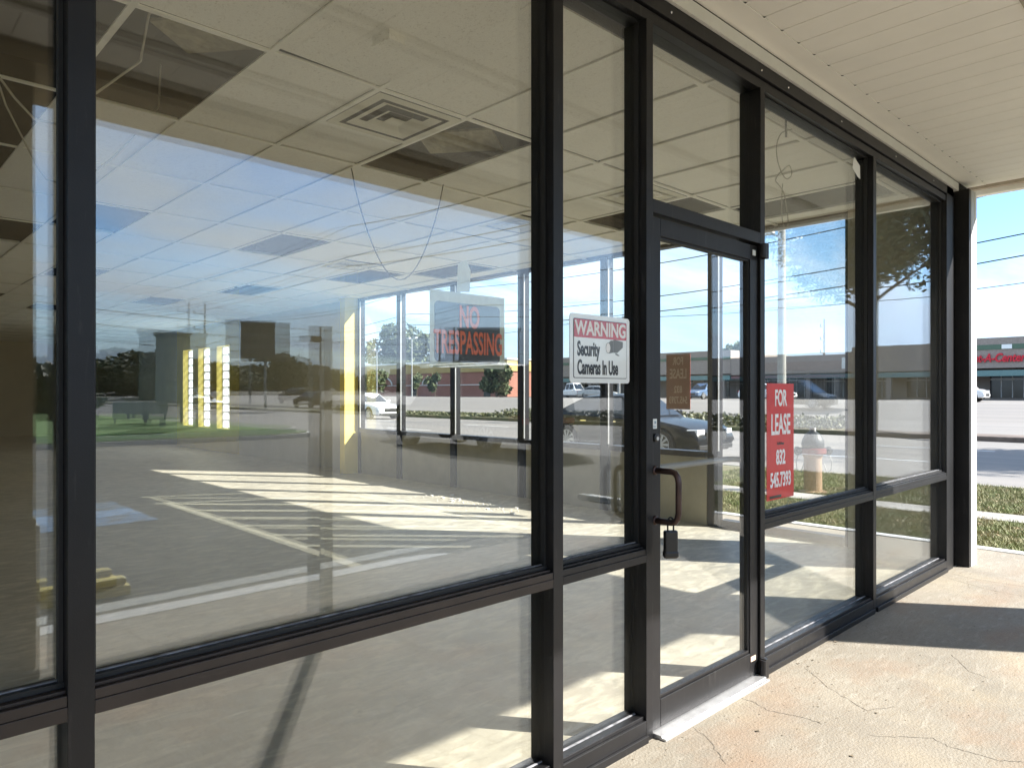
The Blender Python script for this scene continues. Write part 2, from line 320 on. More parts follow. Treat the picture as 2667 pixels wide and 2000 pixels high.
b.quad((42, -300, -.12), (50, -300, .7), (50, 400, .7), (42, 400, -.12)); b.quad((50, -300, .7), (160, -300, .7), (160, 400, .7), (50, 400, .7))
struct(b.build('far_road', road_m))
# south island : kerbed lawn beyond the lot
arc = [(10.2+1.9*math.cos(t), -21.4+1.9*math.sin(t)) for t in np.linspace(R(90), R(-40), 9)]
isl = [(-60, -19.5), (10.2, -19.5)]+arc[1:]+[(10.8, -60), (-60, -60)]
arc2 = [(10.2+1.78*math.cos(t), -21.4+1.78*math.sin(t)) for t in np.linspace(R(90), R(-40), 9)]
struct(MB().prism(isl, -.38, .06).build('island_kerb', white_paint))
struct(MB().prism([(-60, -19.64), (10.2, -19.62)]+arc2[1:]+[(10.6, -59.9), (-60, -59.9)], -.3, .09).build('lawn', mat('lawn', (.055, .17, .012), rough=.95, col2=(.10, .16, .03), scale=1.5, bump=1, bscale=40)))
struct(MB().box((10.9, -300, -.4), (13.0, -19.61, -.1)).build('side_street', road_m))
# lot markings
hb = MB()
def strip(b, p, q, wd, z):
    d = Vector((q[0]-p[0], q[1]-p[1])).normalized(); nx, ny = -d.y*wd/2, d.x*wd/2
    b.quad((p[0]+nx, p[1]+ny, z), (q[0]+nx, q[1]+ny, z), (q[0]-nx, q[1]-ny, z), (p[0]-nx, p[1]-ny, z))
strip(hb, (3.22, -8.1), (3.22, -3.3), .11, -.055)
strip(hb, (3.1, -8.15), (5.4, -7.0), .11, -.0548); strip(hb, (5.4, -7.0), (5.4, -3.3), .11, -.0546)
for c in (7.75, 8.45, 9.15, 9.85, 10.55, 11.2):
    x0, x1 = 3.3, 5.35
    y0, y1 = x0-c, x1-c
    if y1 > -3.35: x1 = -3.35+c; y1 = -3.35
    if y0 < -8.0: x0 = -8.0+c+.0; y0 = -8.0
    if x1 > x0: strip(hb, (x0, y0), (x1, y1), .10, -.0552)
for x in (.45, -2.3, -5.05, -7.8): strip(hb, (x, -8.1), (x, -3.4), .11, -.055)
struct(hb.build('lot_markings', hatch_m))
struct(MB().quad((1.15, -8.0, -.0555), (2.75, -8.0, -.0555), (2.75, -6.9, -.0555), (1.15, -6.9, -.0555)).build('blue_marking', blue_m))

# ------------------------------------------------------------------ shop building shell
bld = empty('shop_building', (0, 0, 0), 0, 'single storey empty shop with tan walls and flat roof around the glass corner', 'building')
MB().box((-6.2, 26, 0), (7.0, 26.2, 3.9)).build('back_wall', drywall, bld)
MB().box((-6.2, .12, 0), (-6.0, 26, 3.9)).build('party_wall', drywall, bld)
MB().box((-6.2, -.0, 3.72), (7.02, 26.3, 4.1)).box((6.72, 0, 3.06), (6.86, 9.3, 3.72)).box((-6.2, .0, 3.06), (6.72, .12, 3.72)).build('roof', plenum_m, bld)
MB().box((6.44, 9.2, 0), (6.70, 9.36, 3.72)).build('return_wall', drywall_y, bld)
ew = MB(); gb = [(14.84, 15.6), (16.0, 16.78), (17.15, 17.85)]
MB().box((6.7505, 9.361, 0), (6.80, 14.3, 3.72)).build('rear_side_wall', drywall, bld); MB().box((6.7505, 18.301, 0), (6.95, 25.999, 3.72)).build('rear_side_wall', drywall, bld); prev = 14.301
for a, c in gb: ew.box((6.75, prev, 0), (6.95, a, 3.72)); prev = c
ew.box((6.75, prev, 0), (6.95, 18.3, 3.72))
for a, c in gb: ew.box((6.7505, a, 2.50), (6.9495, c, 3.719)).box((6.7505, a, 0), (6.9495, c, .54))
ew.build('window_wall', drywall_y, bld)
gbm = bpy.data.materials.new('glass_block'); gbm.use_nodes = True; nt_ = gbm.node_tree; nt_.nodes.clear()
_t = N(nt_, 'ShaderNodeBsdfTranslucent', inp={0: (.95, .97, .97, 1)}); _d = N(nt_, 'ShaderNodeBsdfTransparent', inp={0: (.9, .95, .95, 1)}); _m = N(nt_, 'ShaderNodeMixShader', inp={0: .35}); _o = N(nt_, 'ShaderNodeOutputMaterial')
L(nt_, _t.outputs[0], _m.inputs[1]); L(nt_, _d.outputs[0], _m.inputs[2]); L(nt_, _m.outputs[0], _o.inputs[0])
for a, c in gb:
    f = MB()
    for z in np.arange(.54, 2.48, .1955): f.box((6.885, a+.0, z), (6.945, c, z+.018))
    f.box((6.886, a, .54), (6.944, a+.018, 2.5)).box((6.886, c-.018, .54), (6.944, c, 2.5)).box((6.886, (a+c)/2-.01, .54), (6.944, (a+c)/2+.01, 2.5))
    wf = f.build('block_window', white_trim, bld)
    MB().box((6.90, a+.018, .55), (6.93, c-.018, 2.49)).build('glass_block', gbm, wf)
# solid pier at the corner of the side wall
MB().box((6.66, .125, 0), (6.84, .88, 3.06)).build('corner_pier', pier_m, bld)

# ------------------------------------------------------------------ glazing
def pane(name, parent, x0, x1, z0, z1, y, mtl, yaw=0., pitch=0., bow=0., th=.006, nx=10, nz=12):
    b = MB(); xc, zc = (x0+x1)/2, (z0+z1)/2
    def P(i, k, off):
        x = x0+(x1-x0)*i/nx; z = z0+(z1-z0)*k/nz; u = 2*(z-zc)/(z1-z0)
        return (x, y+off+math.tan(yaw)*(x-xc)+math.tan(pitch)*(z-zc)+bow*(u*u-1), z)
    for off in (0, th):
        n = len(b.v)
        for k in range(nz+1):
            for i in range(nx+1): b.v.append(P(i, k, off))
        for k in range(nz):
            for i in range(nx):
                a = n+k*(nx+1)+i; b.f.append((a, a+1, a+nx+2, a+nx+1)); b.m.append(0)
    me = bpy.data.meshes.new(name); me.from_pydata(b.v, [], b.f); me.materials.append(mtl)
    me.polygons.foreach_set('use_smooth', [True]*len(me.polygons)); me.update()
    o = bpy.data.objects.new(name, me); COL.objects.link(o); o.parent = parent; return o

sf = empty('storefront', (0, 0, 0), 0, 'dark bronze framed glass storefront with the padlocked door', 'shopfront')
D = .115     # frame depth
Z = dict(sill=.10, r0=.72, r1=.785, h0=2.90, h1=3.02)
def mullion(parent, x0, x1, z0=0., z1=Z['h0'], y0=0., y1=D, m=bronze):
    b = MB().box((x0, y0, z0), (x1, y0+.045, z1)); b.box((x0+.004, y0+.047, z0), (x1-.004, y1, z1)); b.box((x0+.010, y0+.045, z0), (x1-.010, y0+.047, z1))
    return b.build('mullion', m, parent, bevel=.0015)
for x0, x1 in ((-5.45, -5.40), (-4.0, -3.95), (-2.55, -2.50), (-1.10, -1.05), (.36, .41), (1.83, 1.88), (2.375, 2.42), (3.32, 3.365), (4.80, 4.85)):
    mullion(sf, x0, x1, z0=.0)
# jamb at the corner
MB().box((6.33, .0, 0), (6.50, D, 3.02)).box((6.50, .02, 0), (6.60, D, 3.02)).build('jamb', bronze, sf, bevel=.002)
hd = MB().box((-6, 0, Z['h0']+.055), (6.5, .045, Z['h1'])).box((-6, .018, Z['h0']+.045), (6.5, .05, Z['h0']+.055)).box((-6, .008, Z['h0']), (6.5, .05, Z['h0']+.045)).box((-6, .052, Z['h0']+.002), (6.5, D, Z['h1']))
hd.build('header', bronze, sf, bevel=.002)
for x in (2.55, 3.33, 3.62, 4.3, 5.2, 6.0): MB().lathe([(.006, -.001), (.004, -.004)], (x, 0, 2.985), 8, 'y').build('screw', chrome, sf)
bays = [(-5.40, -4.0), (-3.95, -2.55), (-2.50, -1.10), (-1.05, .36), (.41, 1.83), (1.88, 2.375), (3.365, 4.80), (4.85, 6.33)]
for i, (x0, x1) in enumerate(bays):
    rl = MB().box((x0, 0, Z['r0']), (x1, .040, Z['r0']+.030)).box((x0, .002, Z['r0']+.0302), (x1, .040, Z['r1']-.012)).box((x0, .014, Z['r1']-.0118), (x1, .050, Z['r1']-.004)).box((x0, .042, Z['r0']+.002), (x1, D, Z['r1']-.006))
    rl.build('mid_rail', bronze_rail if i < 5 else bronze, sf, bevel=.0015)
    MB().box((x0, .030, Z['r1']-.003), (x1, .054, Z['r1']+.008)).box((x0, .034, Z['h0']-.008), (x1, .054, Z['h0']-.001)).box((x0+.001, .034, Z['r1']), (x0+.010, .054, Z['h0']-.009)).box((x1-.010, .034, Z['r1']), (x1-.001, .054, Z['h0']-.009)).build('gasket', black_gasket, sf)
    ds = mat('sill_glint_grey', (.20, .20, .21), rough=.9, var=.5, scale=25)  # light grey strip painting in the reflection of the lit sill above the gasket
    MB().box((x0+.01, .046, Z['r1']+.0082), (x1-.01, .0535, Z['r1']+.011)).build('sill_glint_strip', ds, sf); MB().box((x0+.01, .046, Z['sill']+.0002), (x1-.01, .0535, Z['sill']+.004)).build('sill_glint_strip', ds, sf)
    sl = MB().box((x0, -.012, 0), (x1, D, .03)).box((x0, .0, .0302), (x1, .045, .085)).box((x0, .047, .0302), (x1, D, Z['sill']-.01)).box((x0, .012, .0852), (x1, .0455, Z['sill']))
    sl.build('sill', bronze if i != 7 else bronze, sf, bevel=.002)
    yaws = {3: (.05, -.15, .002), 4: (.55, .10, .006), 5: (.35, .05, .001), 6: (.1, .0, .0), 7: (.0, .0, .0)}.get(i, (0, 0, 0))
    pane('glass_pane', sf, x0+.001, x1-.001, Z['r1']-.004, Z['h0']+.004, .056, glass_front, 0, 0, 0)
    pane('glass_pane', sf, x0+.001, x1-.001, Z['r1']-.004, Z['h0']+.004, .082, glass_front, R(yaws[0]), R(yaws[1]), yaws[2])
    pane('glass_pane', sf, x0+.001, x1-.001, Z['sill']-.004, Z['r0']+.004, .056, glass_front, 0, 0, 0)
    pane('glass_pane', sf, x0+.001, x1-.001, Z['sill']-.004, Z['r0']+.004, .082, glass_front, R(.05), R(.03), 0)
# transom above the door
MB().box((2.42, 0, 2.13), (3.32, .050, 2.185)).box((2.42, .052, 2.133), (3.32, D, 2.182)).build('transom_bar', bronze, sf, bevel=.002)
pane('glass_pane', sf, 2.421, 3.319, 2.181, 2.904, .056, glass_front); pane('glass_pane', sf, 2.421, 3.319, 2.181, 2.904, .082, glass_front, R(.1))
MB().box((-6, -.012, 3.024), (6.6, .03, 3.085)).build('head_trim', white_trim, sf)
# ---- door
door = MB(); y0, y1 = .012, .058
door.box((2.426, y0, .02), (2.490, y1, 2.118)).box((3.240, y0, .02), (3.314, y1, 2.118)).box((2.4905, y0, 2.045), (3.2395, y1, 2.118)).box((2.4905, y0, .02), (3.2395, y1, .135))
door.box((2.4905, y0+.006, .1355), (3.2395, y1-.006, .150))
door = door.build('door', bronze, sf, bevel=.0025)
MB().box((2.4905, y0+.008, .1505), (2.4985, y1-.008, 2.044)).box((3.2315, y0+.008, .1505), (3.2395, y1-.008, 2.044)).box((2.499, y0+.008, 2.036), (3.231, y1-.008, 2.044)).build('glazing_bead', black_gasket, door)
pane('door_glass', door, 2.495, 3.235, .148, 2.04, .032, glass_front, R(-.2), R(.1))
h = [(2.448, .012, 1.082), (2.448, -.035, 1.082), (2.449, -.068, 1.082), (2.450, -.085, 1.077), (2.450, -.096, 1.062), (2.451, -.100, 1.04), (2.451, -.100, .92), (2.450, -.096, .898), (2.450, -.085, .883), (2.449, -.068, .878), (2.448, -.035, .878), (2.448, .012, .878)]
MB().tube(h, .0125, 14).lathe([(.019, 0), (.019, -.006), (.014, -.010)], (2.448, .012, 1.082), 16, 'y').lathe([(.019, 0), (.019, -.006), (.014, -.010)], (2.448, .012, .878), 16, 'y').build('pull_handle', copper, door, smooth=True)
MB().tube([(2.46, .058, 1.07), (2.47, .11, 1.07), (2.50, .125, 1.07), (3.22, .125, 1.07), (3.25, .11, 1.07), (3.26, .058, 1.07)], .014, 12).build('push_bar', steel, door, smooth=True)
lk = MB().lathe([(.017, 0), (.017, -.012), (.013, -.014)], (2.447, .012, 1.215), 18, 'y').build('lock_cylinder', black_pl, door)
MB().lathe([(.008, -.0141), (.008, -.017)], (2.447, .012, 1.213), 14, 'y').build('lock_face', alu, lk)
stk = MB().box((2.430, .0108, 1.252), (2.462, .0118, 1.292)).build('sticker', sign_white, door)
MB().box((2.436, .0100, 1.257), (2.456, .0106, 1.260)).box((2.436, .0100, 1.263), (2.456, .0106, 1.265)).box((2.444, .0100, 1.272), (2.456, .0106, 1.283)).build('print', mat('pale_print', (.25, .35, .42)), stk)
MB().box((3.262, .0108, 2.068), (3.292, .0118, 2.095)).build('sticker', sign_white, door)
MB().box((3.245, .0108, .092), (3.292, .0118, .116)).build('sticker', mat('pale_orange_label', (.6, .4, .3)), door)
for zz, hh in ((2.055, .075), (.0, .095)):
    MB().box((3.318, -.030, zz), (3.348, .012, zz+hh)).lathe([(.017, zz+.004), (.017, zz+hh-.004)], (3.318, -.014, 0), 14).build('pivot_hinge', bronze, door, bevel=.002)
MB().prism([(2.43, -.055), (3.31, -.055), (3.31, .115), (2.43, .115)], .0, .009).prism([(2.43, -.035), (3.31, -.035), (3.31, .09), (2.43, .09)], .0092, .016).build('threshold', alu, sf, bevel=.002)

# ---- corner post + pilaster
cp = empty('corner_post', (6.65, 0, 0), 0, 'black corner post with grey and white edge where the two glass walls meet', 'post')
MB().box((-.045, -.085, 0), (.0, .118, 3.03)).box((.0005, -.06, 0), (.03, .118, 3.03)).build('post_core', bronze, cp, bevel=.003)
MB().box((.0005, -.088, 0), (.0995, -.0605, 3.03)).build('grey_face', grey_trim, cp, bevel=.002)
MB().box((.10, -.092, 0), (.145, .115, 3.03)).build('white_edge', white_trim, cp, bevel=.008)

# ------------------------------------------------------------------ side window wall (x = 6.75)
sw = empty('side_window_wall', (6.75, 0, 0), 0, 'row of tall side windows with low tan panels facing the road', 'window wall')
ym = [.86, 2.27, 3.72, 5.14, 6.58, 7.97, 9.16]
for y in ym:
    hw = .060 if y < 9 else .03
    MB().box((-.05, y-hw, 0), (.05, y+hw, 3.0)).build('mullion', bronze, sw, bevel=.002)
    MB().box((-.063, y-hw-.015, .10 if y < 1 else .79), (-.045, y-hw-.0005, 2.97)).build('glazing_stop', alu if y > 2 else bronze, sw)
MB().box((-.055, .88, 3.0001), (.06, 9.2, 3.06)).build('header', bronze, sw)
for i in range(len(ym)-1):
    a, c = ym[i]+.0755, ym[i+1]-(.0915 if i < 5 else .0465)
    if i == 0:
        MB().box((-.05, a, .0), (.06, c, .08)).build('sill', bronze, sw)
        pane_ = MB().box((.0, a, .08), (.007, c, 3.0)).build('glass_pane', glass_side, sw)
        continue
    MB().box((-.075, a, .715), (.062, c, .775)).build('sill', bronze, sw, bevel=.002)
    MB().box((-.04, a, 0), (.05, c, .7145)).build('low_panel', mat('tan_panel', (.31, .29, .21), rough=.9, var=.1, scale=3), sw)
    MB().box((.0, a, .775), (.007, c, 3.0)).build('glass_pane', glass_side, sw)
MB().box((.0, 9.17, 0), (.045, 9.36, 3.06)).build('end_wall', white_trim, sw)

# ------------------------------------------------------------------ canopy
cn_ = empty('canopy', (0, 0, 3.1), 0, 'cream plank canopy over the sidewalk in front of the glass', 'canopy')
b = MB()
x = 6.90-.174; 
while x > -8:
    b.box((x+.002, -2.30, .0), (x+.172, -.145, .018)); x -= .174
x = 6.90
while x > .5:
    b.quad((x-.016, -.1438, -.0034), (x+.003, -.1438, -.0034), (x, -.157, -.0034), mi=1); x -= .174
b.build('soffit_planks', [soffit_m, black_gasket], cn_)
MB().box((-8, -2.9, .0185), (6.9, .1, .05)).build('backing', plenum_m, cn_)
MB().box((-8, -.1425, -.003), (6.9, -.004, .0184)).build('border_board', soffit_m, cn_, bevel=.002)
MB().box((-8, -.004, -.006), (6.9, .0, .0)).build('shadow_gap', black_gasket, cn_)
MB().box((-8, -2.96, -.08), (6.9, -2.32, .018)).build('front_beam', stucco_m, cn_, bevel=.004)
MB().box((-8, -3.0, -.07), (6.96, -2.9605, 1.3)).box((6.905, -2.96, -.07), (6.97, .0, 1.3)).build('fascia', soffit_m, cn_, bevel=.006)
MB().box((6.86, -2.3, -.025), (6.9045, -.0, .0)).build('end_beam', mat('beige_beam', (.42, .36, .29), rough=.8), cn_)
MB().box((-8, -2.9, 1.2), (6.9, 0, 1.28)).build('canopy_roof', plenum_m, cn_)
MB().box((-8, -1.02, -.012), (6.7, -.98, -.0005)).build('soffit_channel', mat('soffit_channel_paint', (.40, .36, .28)), cn_)
MB().box((-8, -1.92, -.012), (6.7, -1.87, -.0005)).build('soffit_channel', mat('soffit_channel_paint', (.40, .36, .28)), cn_)
def column(x0, label):
    c = empty('canopy_column', (x0, -2.645, 0), 0, label, 'column', 'square stucco columns holding the canopy')
    MB().box((-.315, -.315, .75), (.315, .315, 3.02)).build('shaft', stucco_m, c)
    MB().box((-.33, -.33, 0), (.33, .33, .7495)).build('base', stucco_m, c, bevel=.01); return c
column(6.535, 'tan canopy column at the corner end by the grass verge')
column(.425, 'tan canopy column in front of the wide glass pane, beside the camera')
column(-5.68, 'tan canopy column farthest along the sidewalk, seen past the left glass')

# ------------------------------------------------------------------ suspended ceiling
ceil = empty('suspended_ceiling', (0, 0, 3.03), 0, 'drop ceiling of cream fissured tiles with several tiles missing', 'ceiling')
gx = [.32+.6085*k-.6085*11 for k in range(30)]; gy = [.35+1.22*k-1.22 for k in range(23)]
g = MB()
for x in gx:
    if -6 < x < 6.7: g.box((x-.015, .12, -.006), (x+.015, 9.2, .003))
    if -6 < x < 6.7: g.box((x-.012, 9.36, -.004), (x+.012, 26, .003)) if x < 6.7 else None
for y in gy:
    if .12 < y < 26: g.box((-6, y-.015, -.0062), (6.70, y+.015, .0028)) if y < 9.3 or True else None
g.build('ceiling_grid', grid_m, ceil)
missing = {(.93, 1.57), (2.76, 1.57)}
def cell(x, y): return (round((x-gx[0])/.6085), round((y-gy[0])/1.22))
miss = {cell(*m) for m in missing}
for m in [(2.15, -.87), (1.54, 5.23), (5.19, 1.57), (5.80, .35), (.93, 6.45), (3.36, 5.23), (2.15, 8.9), (4.6, 8.9), (1.54, 12.5), (3.97, 11.3), (5.8, 5.23), (2.75, 14), (5.2, 6.5)]: miss.add(cell(*m))
gray = {cell(1.54, 1.57)}
tiles = []
for i in range(len(gx)-1):
    for j in range(len(gy)-1):
        x, y = gx[i], gy[j]
        if y > 25 or x < -6.1 or x > 6.6: continue
        y0_, y1_ = max(y+.013, .125), min(y+1.207, 25.98)
        if y1_ < .2 or y0_ > 25.9: continue
        x1_ = min(x+.5955, 6.69); 
        if x+.013 >= x1_: continue
        if (i, j) in miss: continue
        if x < .9 and 0 < y < 9.4: continue          # stripped area on the left
        tiles.append((math.hypot(x-0, y+1.7), x+.013, x1_, y0_, y1_, (i, j)))
tiles.sort()
vents = [(2.14, 1.57), (4.59, 3.0), (4.59, 6.1), (4.75, 1.57)]
vent_cells = [cell(2.14, 1.57)]
rest = MB()
def tile_shape(b, x0, x1, y0, y1, sag):
    n = 6; zz = .004
    b.box((x0, y0, zz), (x1, y1, zz+.015)) if not sag else None
    if sag:
        m0 = len(b.v)
        for k in range(9):
            y = y0+(y1-y0)*k/8; s = sag*(1-(2*k/8-1)**2)
            b.v += [(x0, y, zz+.015-0*s), (x1, y, zz-s+.0)]
        for k in range(8):
            a = m0+2*k; b.f.append((a, a+1, a+3, a+2)); b.m.append(0)
for n, (d, x0, x1, y0, y1, ij) in enumerate(tiles):
    sag = 0
    if ij == cell(1.54, .35): sag = .035
    if ij in vent_cells: y0 += .612
    if n < 96: 
        o = MB(); tile_shape(o, x0, x1, y0, y1, sag)
        dz = random.uniform(-.002, .004)
        t_ = o.build('ceiling_tile', tile_m, ceil, loc=(0, 0, dz+.004)); t_.rotation_euler = (0, 0, 0)
    else: tile_shape(rest, x0, x1, y0, y1, 0)
r_ = rest.build('ceiling_tiles', tile_m, ceil); r_['kind'] = 'stuff'
# lifted loose tiles lying askew
for (x, y, rx, ry) in ((1.38, 1.86, .10, .16), (3.22, 2.2, .06, .22), (-.6, 2.6, .3, .2)):
    o = MB().box((-.13, -.28, 0), (.13, .28, .016)).build('insulation_scrap', mat('insulation', (.30, .27, .18), rough=1, var=.3, scale=15), ceil, loc=(x, y, .13), rot=(rx, ry, .5))
wires = MB()
for k in range(16):
    a = Vector((random.uniform(-3, .6), random.uniform(.6, 6), .01)); c = a+Vector((random.uniform(-1.2, 1.2), random.uniform(-.6, 1.5), random.uniform(.3, .6)))
    wires.tube([a, (a+c)/2+Vector((0, 0, random.uniform(-.05, .05))), c], .0035, 5)
for k in range(9):
    a = Vector((random.uniform(-2, .8), random.uniform(1, 6.5), .35)); pts = []
    for t in np.linspace(0, 1, 12): pts.append((a.x+t*random.uniform(.9, 1.1), a.y+.5*math.sin(3*t), .4-.75*math.sin(math.pi*t)*random.choice([1, .98])))
    wires.tube(pts, .006, 6)
wires.build('hanging_wires', mat('pale_cable', (.45, .43, .36)), ceil)
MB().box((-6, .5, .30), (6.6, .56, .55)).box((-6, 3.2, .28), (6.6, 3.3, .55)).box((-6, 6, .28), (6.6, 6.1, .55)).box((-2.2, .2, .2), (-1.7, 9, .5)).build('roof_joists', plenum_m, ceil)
duct = [(-.55, 1.25, .28), (-.2, 1.35, .22), (.15, 1.2, .06), (.22, .9, .10), (.2, .6, .3)]
MB().tube(duct, .035, 10).build('flexible_conduit', mat('grey_conduit', (.35, .34, .28)), ceil, smooth=True)
# air diffusers
def vent(x, y, label):
    v = empty('air_vent', (x+.305, y+.305, 3.028), 0, label, 'air vent', 'square air vents in the drop ceiling')
    MB().box((-.29, -.29, .12), (.29, .29, .124)).box((-.29, -.29, .0), (-.286, .29, .12)).box((.286, -.29, .0), (.29, .29, .12)).box((-.286, -.29, .0), (.286, -.286, .12)).box((-.286, .286, .0), (.286, .29, .12)).build('dark_throat', plenum_m, v)
    fr = MB(); 
    def ring(r0, r1, z0, z1):
        # sloped square ring
        for s in range(4):
            a, c = math.cos(s*math.pi/2), math.sin(s*math.pi/2)
            def rt(p): return (p[0]*a-p[1]*c, p[0]*c+p[1]*a, p[2])
            fr.quad(rt((-r1, -r1, z0)), rt((r1, -r1, z0)), rt((r0, -r0, z1)), rt((-r0, -r0, z1)))
    ring(.236, .293, -.004, -.007); ring(.150, .206, -.008, .010); ring(.078, .124, -.010, .010)
    fr.box((-.050, -.050, -.012), (.050, .050, -.008))
    fr.build('louvers', vent_m, v); return v
vent(2.153, 1.585, 'square four-way air vent nearest the wide front pane')
vent(4.58, 3.0, 'square four-way air vent in the middle of the ceiling toward the side windows')
vent(4.58, 6.1, 'square four-way air vent deeper in the ceiling, fourth row back')
vent(4.58, 1.585, 'square four-way air vent above the door, near the side windows')
sb = MB().box((-.045, -.06, -.045), (.045, .06, 0)).build('junction_box', tile_m, loc=(1.86, 1.06, 3.03), rot=(0, 0, .1)); tag(sb, 'small cream box screwed to a ceiling tile above the wide pane', 'box')
lp = []
for t in np.linspace(0, 1, 24):
    lp.append((2.75+.75*t, 2.86-.12*t, 3.03-.78*math.sin(math.pi*t)**.8))
tag(MB().tube(lp, .004, 6).build('hanging_cable', wire_m), 'thin dark cable loop hanging from the missing ceiling tile', 'cable')
c1 = MB().tube([(3.84, .13, 3.0), (3.87, .14, 3.03), (3.89, .14, 3.02), (3.89, .14, 2.97), (3.885, .14, 2.90), (3.89, .14, 2.83)], .006, 6).build('cut_cable', mat('frayed_cable', (.10, .09, .07))); tag(c1, 'short frayed black cable end hanging beside the door transom', 'cable')
pts = [(4.30, .3, 3.02), (4.16, .3, 2.96), (4.10, .3, 2.86), (4.13, .3, 2.76), (4.22, .3, 2.70), (4.30, .3, 2.74), (4.27, .3, 2.79), (4.18, .3, 2.74), (4.12, .3, 2.70), (4.09, .3, 2.66), (4.14, .3, 2.64), (4.20, .3, 2.60), (4.24, .3, 2.50), (4.25, .3, 2.42), (4.20, .3, 2.40), (4.17, .3, 2.47), (4.17, .3, 2.58), (4.18, .3, 2.66)]
def smooth_pts(p, n=4):
    p = [Vector(q) for q in p]; out = []
    for i in range(len(p)-1):
        p0 = p[max(i-1, 0)]; p1 = p[i]; p2 = p[i+1]; p3 = p[min(i+2, len(p)-1)]
        for k in range(n):
            t = k/n; out.append(.5*((2*p1)+(p2-p0)*t+(2*p0-5*p1+4*p2-p3)*t*t+(3*p1-p0-3*p2+p3)*t*t*t))
    return out+[p[-1]]
c2 = MB().tube(smooth_pts(pts), .0032, 6).build('tangled_cord', mat('grey_cord', (.25, .23, .17))); tag(c2, 'thin grey cord tangled in loops behind the first pane right of door', 'cord')

# ------------------------------------------------------------------ signs on the glass
def rrect(x0, x1, z0, z1, r, n=5):
    out = []
    for cx, cz, a0 in ((x1-r, z1-r, 0), (x0+r, z1-r, 90), (x0+r, z0+r, 180), (x1-r, z0+r, 270)):
        for k in range(n+1):
            a = R(a0+90*k/n); out.append((cx+r*math.cos(a), cz+r*math.sin(a)))
    return out
def plate(name, poly, y0, y1, m, parent=None, mi=0):
    b = MB(); k = len(poly); b.v = [(x, y0, z) for x, z in poly]+[(x, y1, z) for x, z in poly]
    b.f = [tuple(range(k)), tuple(range(k, 2*k))[::-1]]+[(i, (i+1) % k, k+(i+1) % k, k+i) for i in range(k)]; b.m = [0]*(k+2)
    return b.build(name, m, parent)
ws = empty('warning_sign', (1.945, .030, 1.435), 0, 'white and red WARNING security cameras sign taped beside the door', 'sign')
plate('sign_plate', rrect(0, .355, 0, .255, .014), -.002, .0, sign_white, ws)
bd = rrect(.020, .335, .018, .237, .006)
plate('border', bd, -.0030, -.0022, ink, ws)
plate('panel', rrect(.0225, .3325, .0205, .2345, .005), -.0036, -.0031, sign_white, ws)
plate('red_band', rrect(.0225, .3325, .168, .2345, .004), -.0042, -.0037, sign_red, ws)
text('warning_text', 'WARNING', .072, letter_w, ws, (.1775, -.0045, .2005), FR, .86, bold=.0022)
text('security_text', 'Security', .074, ink, ws, (.040, -.0040, .124), FR, .53, bold=.0022, align='LEFT')
text('cameras_text', 'Cameras In Use', .074, ink, ws, (.040, -.0040, .056), FR, .50, bold=.0022, align='LEFT')
cg = mat('icon_grey', (.20, .21, .21), rough=.3)
ic = empty('camera_icon', (.205, -.0040, .118)); ic.parent = ws
ic_b = MB()
def pl2(b, poly, y): 
    n = len(b.v); b.v += [(x, y, z) for x, z in poly]; b.f.append(tuple(range(n, n+len(poly)))); b.m.append(0)
pl2(ic_b, [(.045, .052), (.105, .044), (.105, .022), (.070, .0), (.045, .0)], -.0001); pl2(ic_b, [(.012, .034), (.030, .046), (.044, .046), (.044, .0), (.020, -.004), (.012, .0)], -.0002)
pl2(ic_b, [(.060, .0), (.085, -.010), (.075, -.012), (.056, -.006)], -.00005)
ico = ic_b.build('camera_body', cg, ws, loc=(.205, -.0040, .118))
bpy.data.objects.remove(ic)
lw = MB(); pl2(lw, [(.014+.013*math.cos(t), .017+.019*math.sin(t)) for t in np.linspace(0, 2*math.pi, 20)[:-1]], -.0004); lw.build('camera_lens', letter_w, ws, loc=(.205, -.0040, .118))
lw = MB(); pl2(lw, [(.014+.0145*math.cos(t), .017+.0205*math.sin(t)) for t in np.linspace(0, 2*math.pi, 20)[:-1]], -.0003); lw.build('lens_rim', ink, ws, loc=(.205, -.0040, .118))

ns = empty('no_trespassing_sign', (1.385, .098, 1.498), 0, 'black sign with orange NO TRESPASSING letters taped inside the wide pane', 'sign')
plate('tape_border', rrect(-.018, .303, -.018, .226, .004), .0006, .0012, tape_m, ns)
plate('sign_plate', rrect(0, .28, 0, .192, .016), -.001, .0, ink, ns)
text('no_text', 'NO', .098, letter_o, ns, (.143, -.0018, .145), FR, .56, bold=.003)
text('trespassing_text', 'TRESPASSING', .104, letter_o, ns, (.143, -.0018, .060), FR, .47, bold=.002)
tp = MB().prism([(1.475, 0), (1.535, 0), (1.53, .06), (1.50, .09), (1.47, .05)], 0, .001)
tp = MB(); tp.quad((1.475, .0975, 1.725), (1.530, .0975, 1.73), (1.535, .0975, 1.80), (1.515, .0975, 1.835), (1.480, .0975, 1.815)); o = tp.build('tape_scrap', tape_m); tag(o, 'torn scrap of clear tape above the black sign', 'tape')
tp = MB(); tp.quad((4.62, .052, 2.86), (4.635, .05, 2.862), (4.66, .048, 2.845), (4.70, .045, 2.825), (4.705, .045, 2.74), (4.67, .048, 2.75), (4.60, .052, 2.79)); o = tp.build('tape_scrap', letter_w); tag(o, 'torn white tape scrap high on the mullion between the two right panes', 'tape')

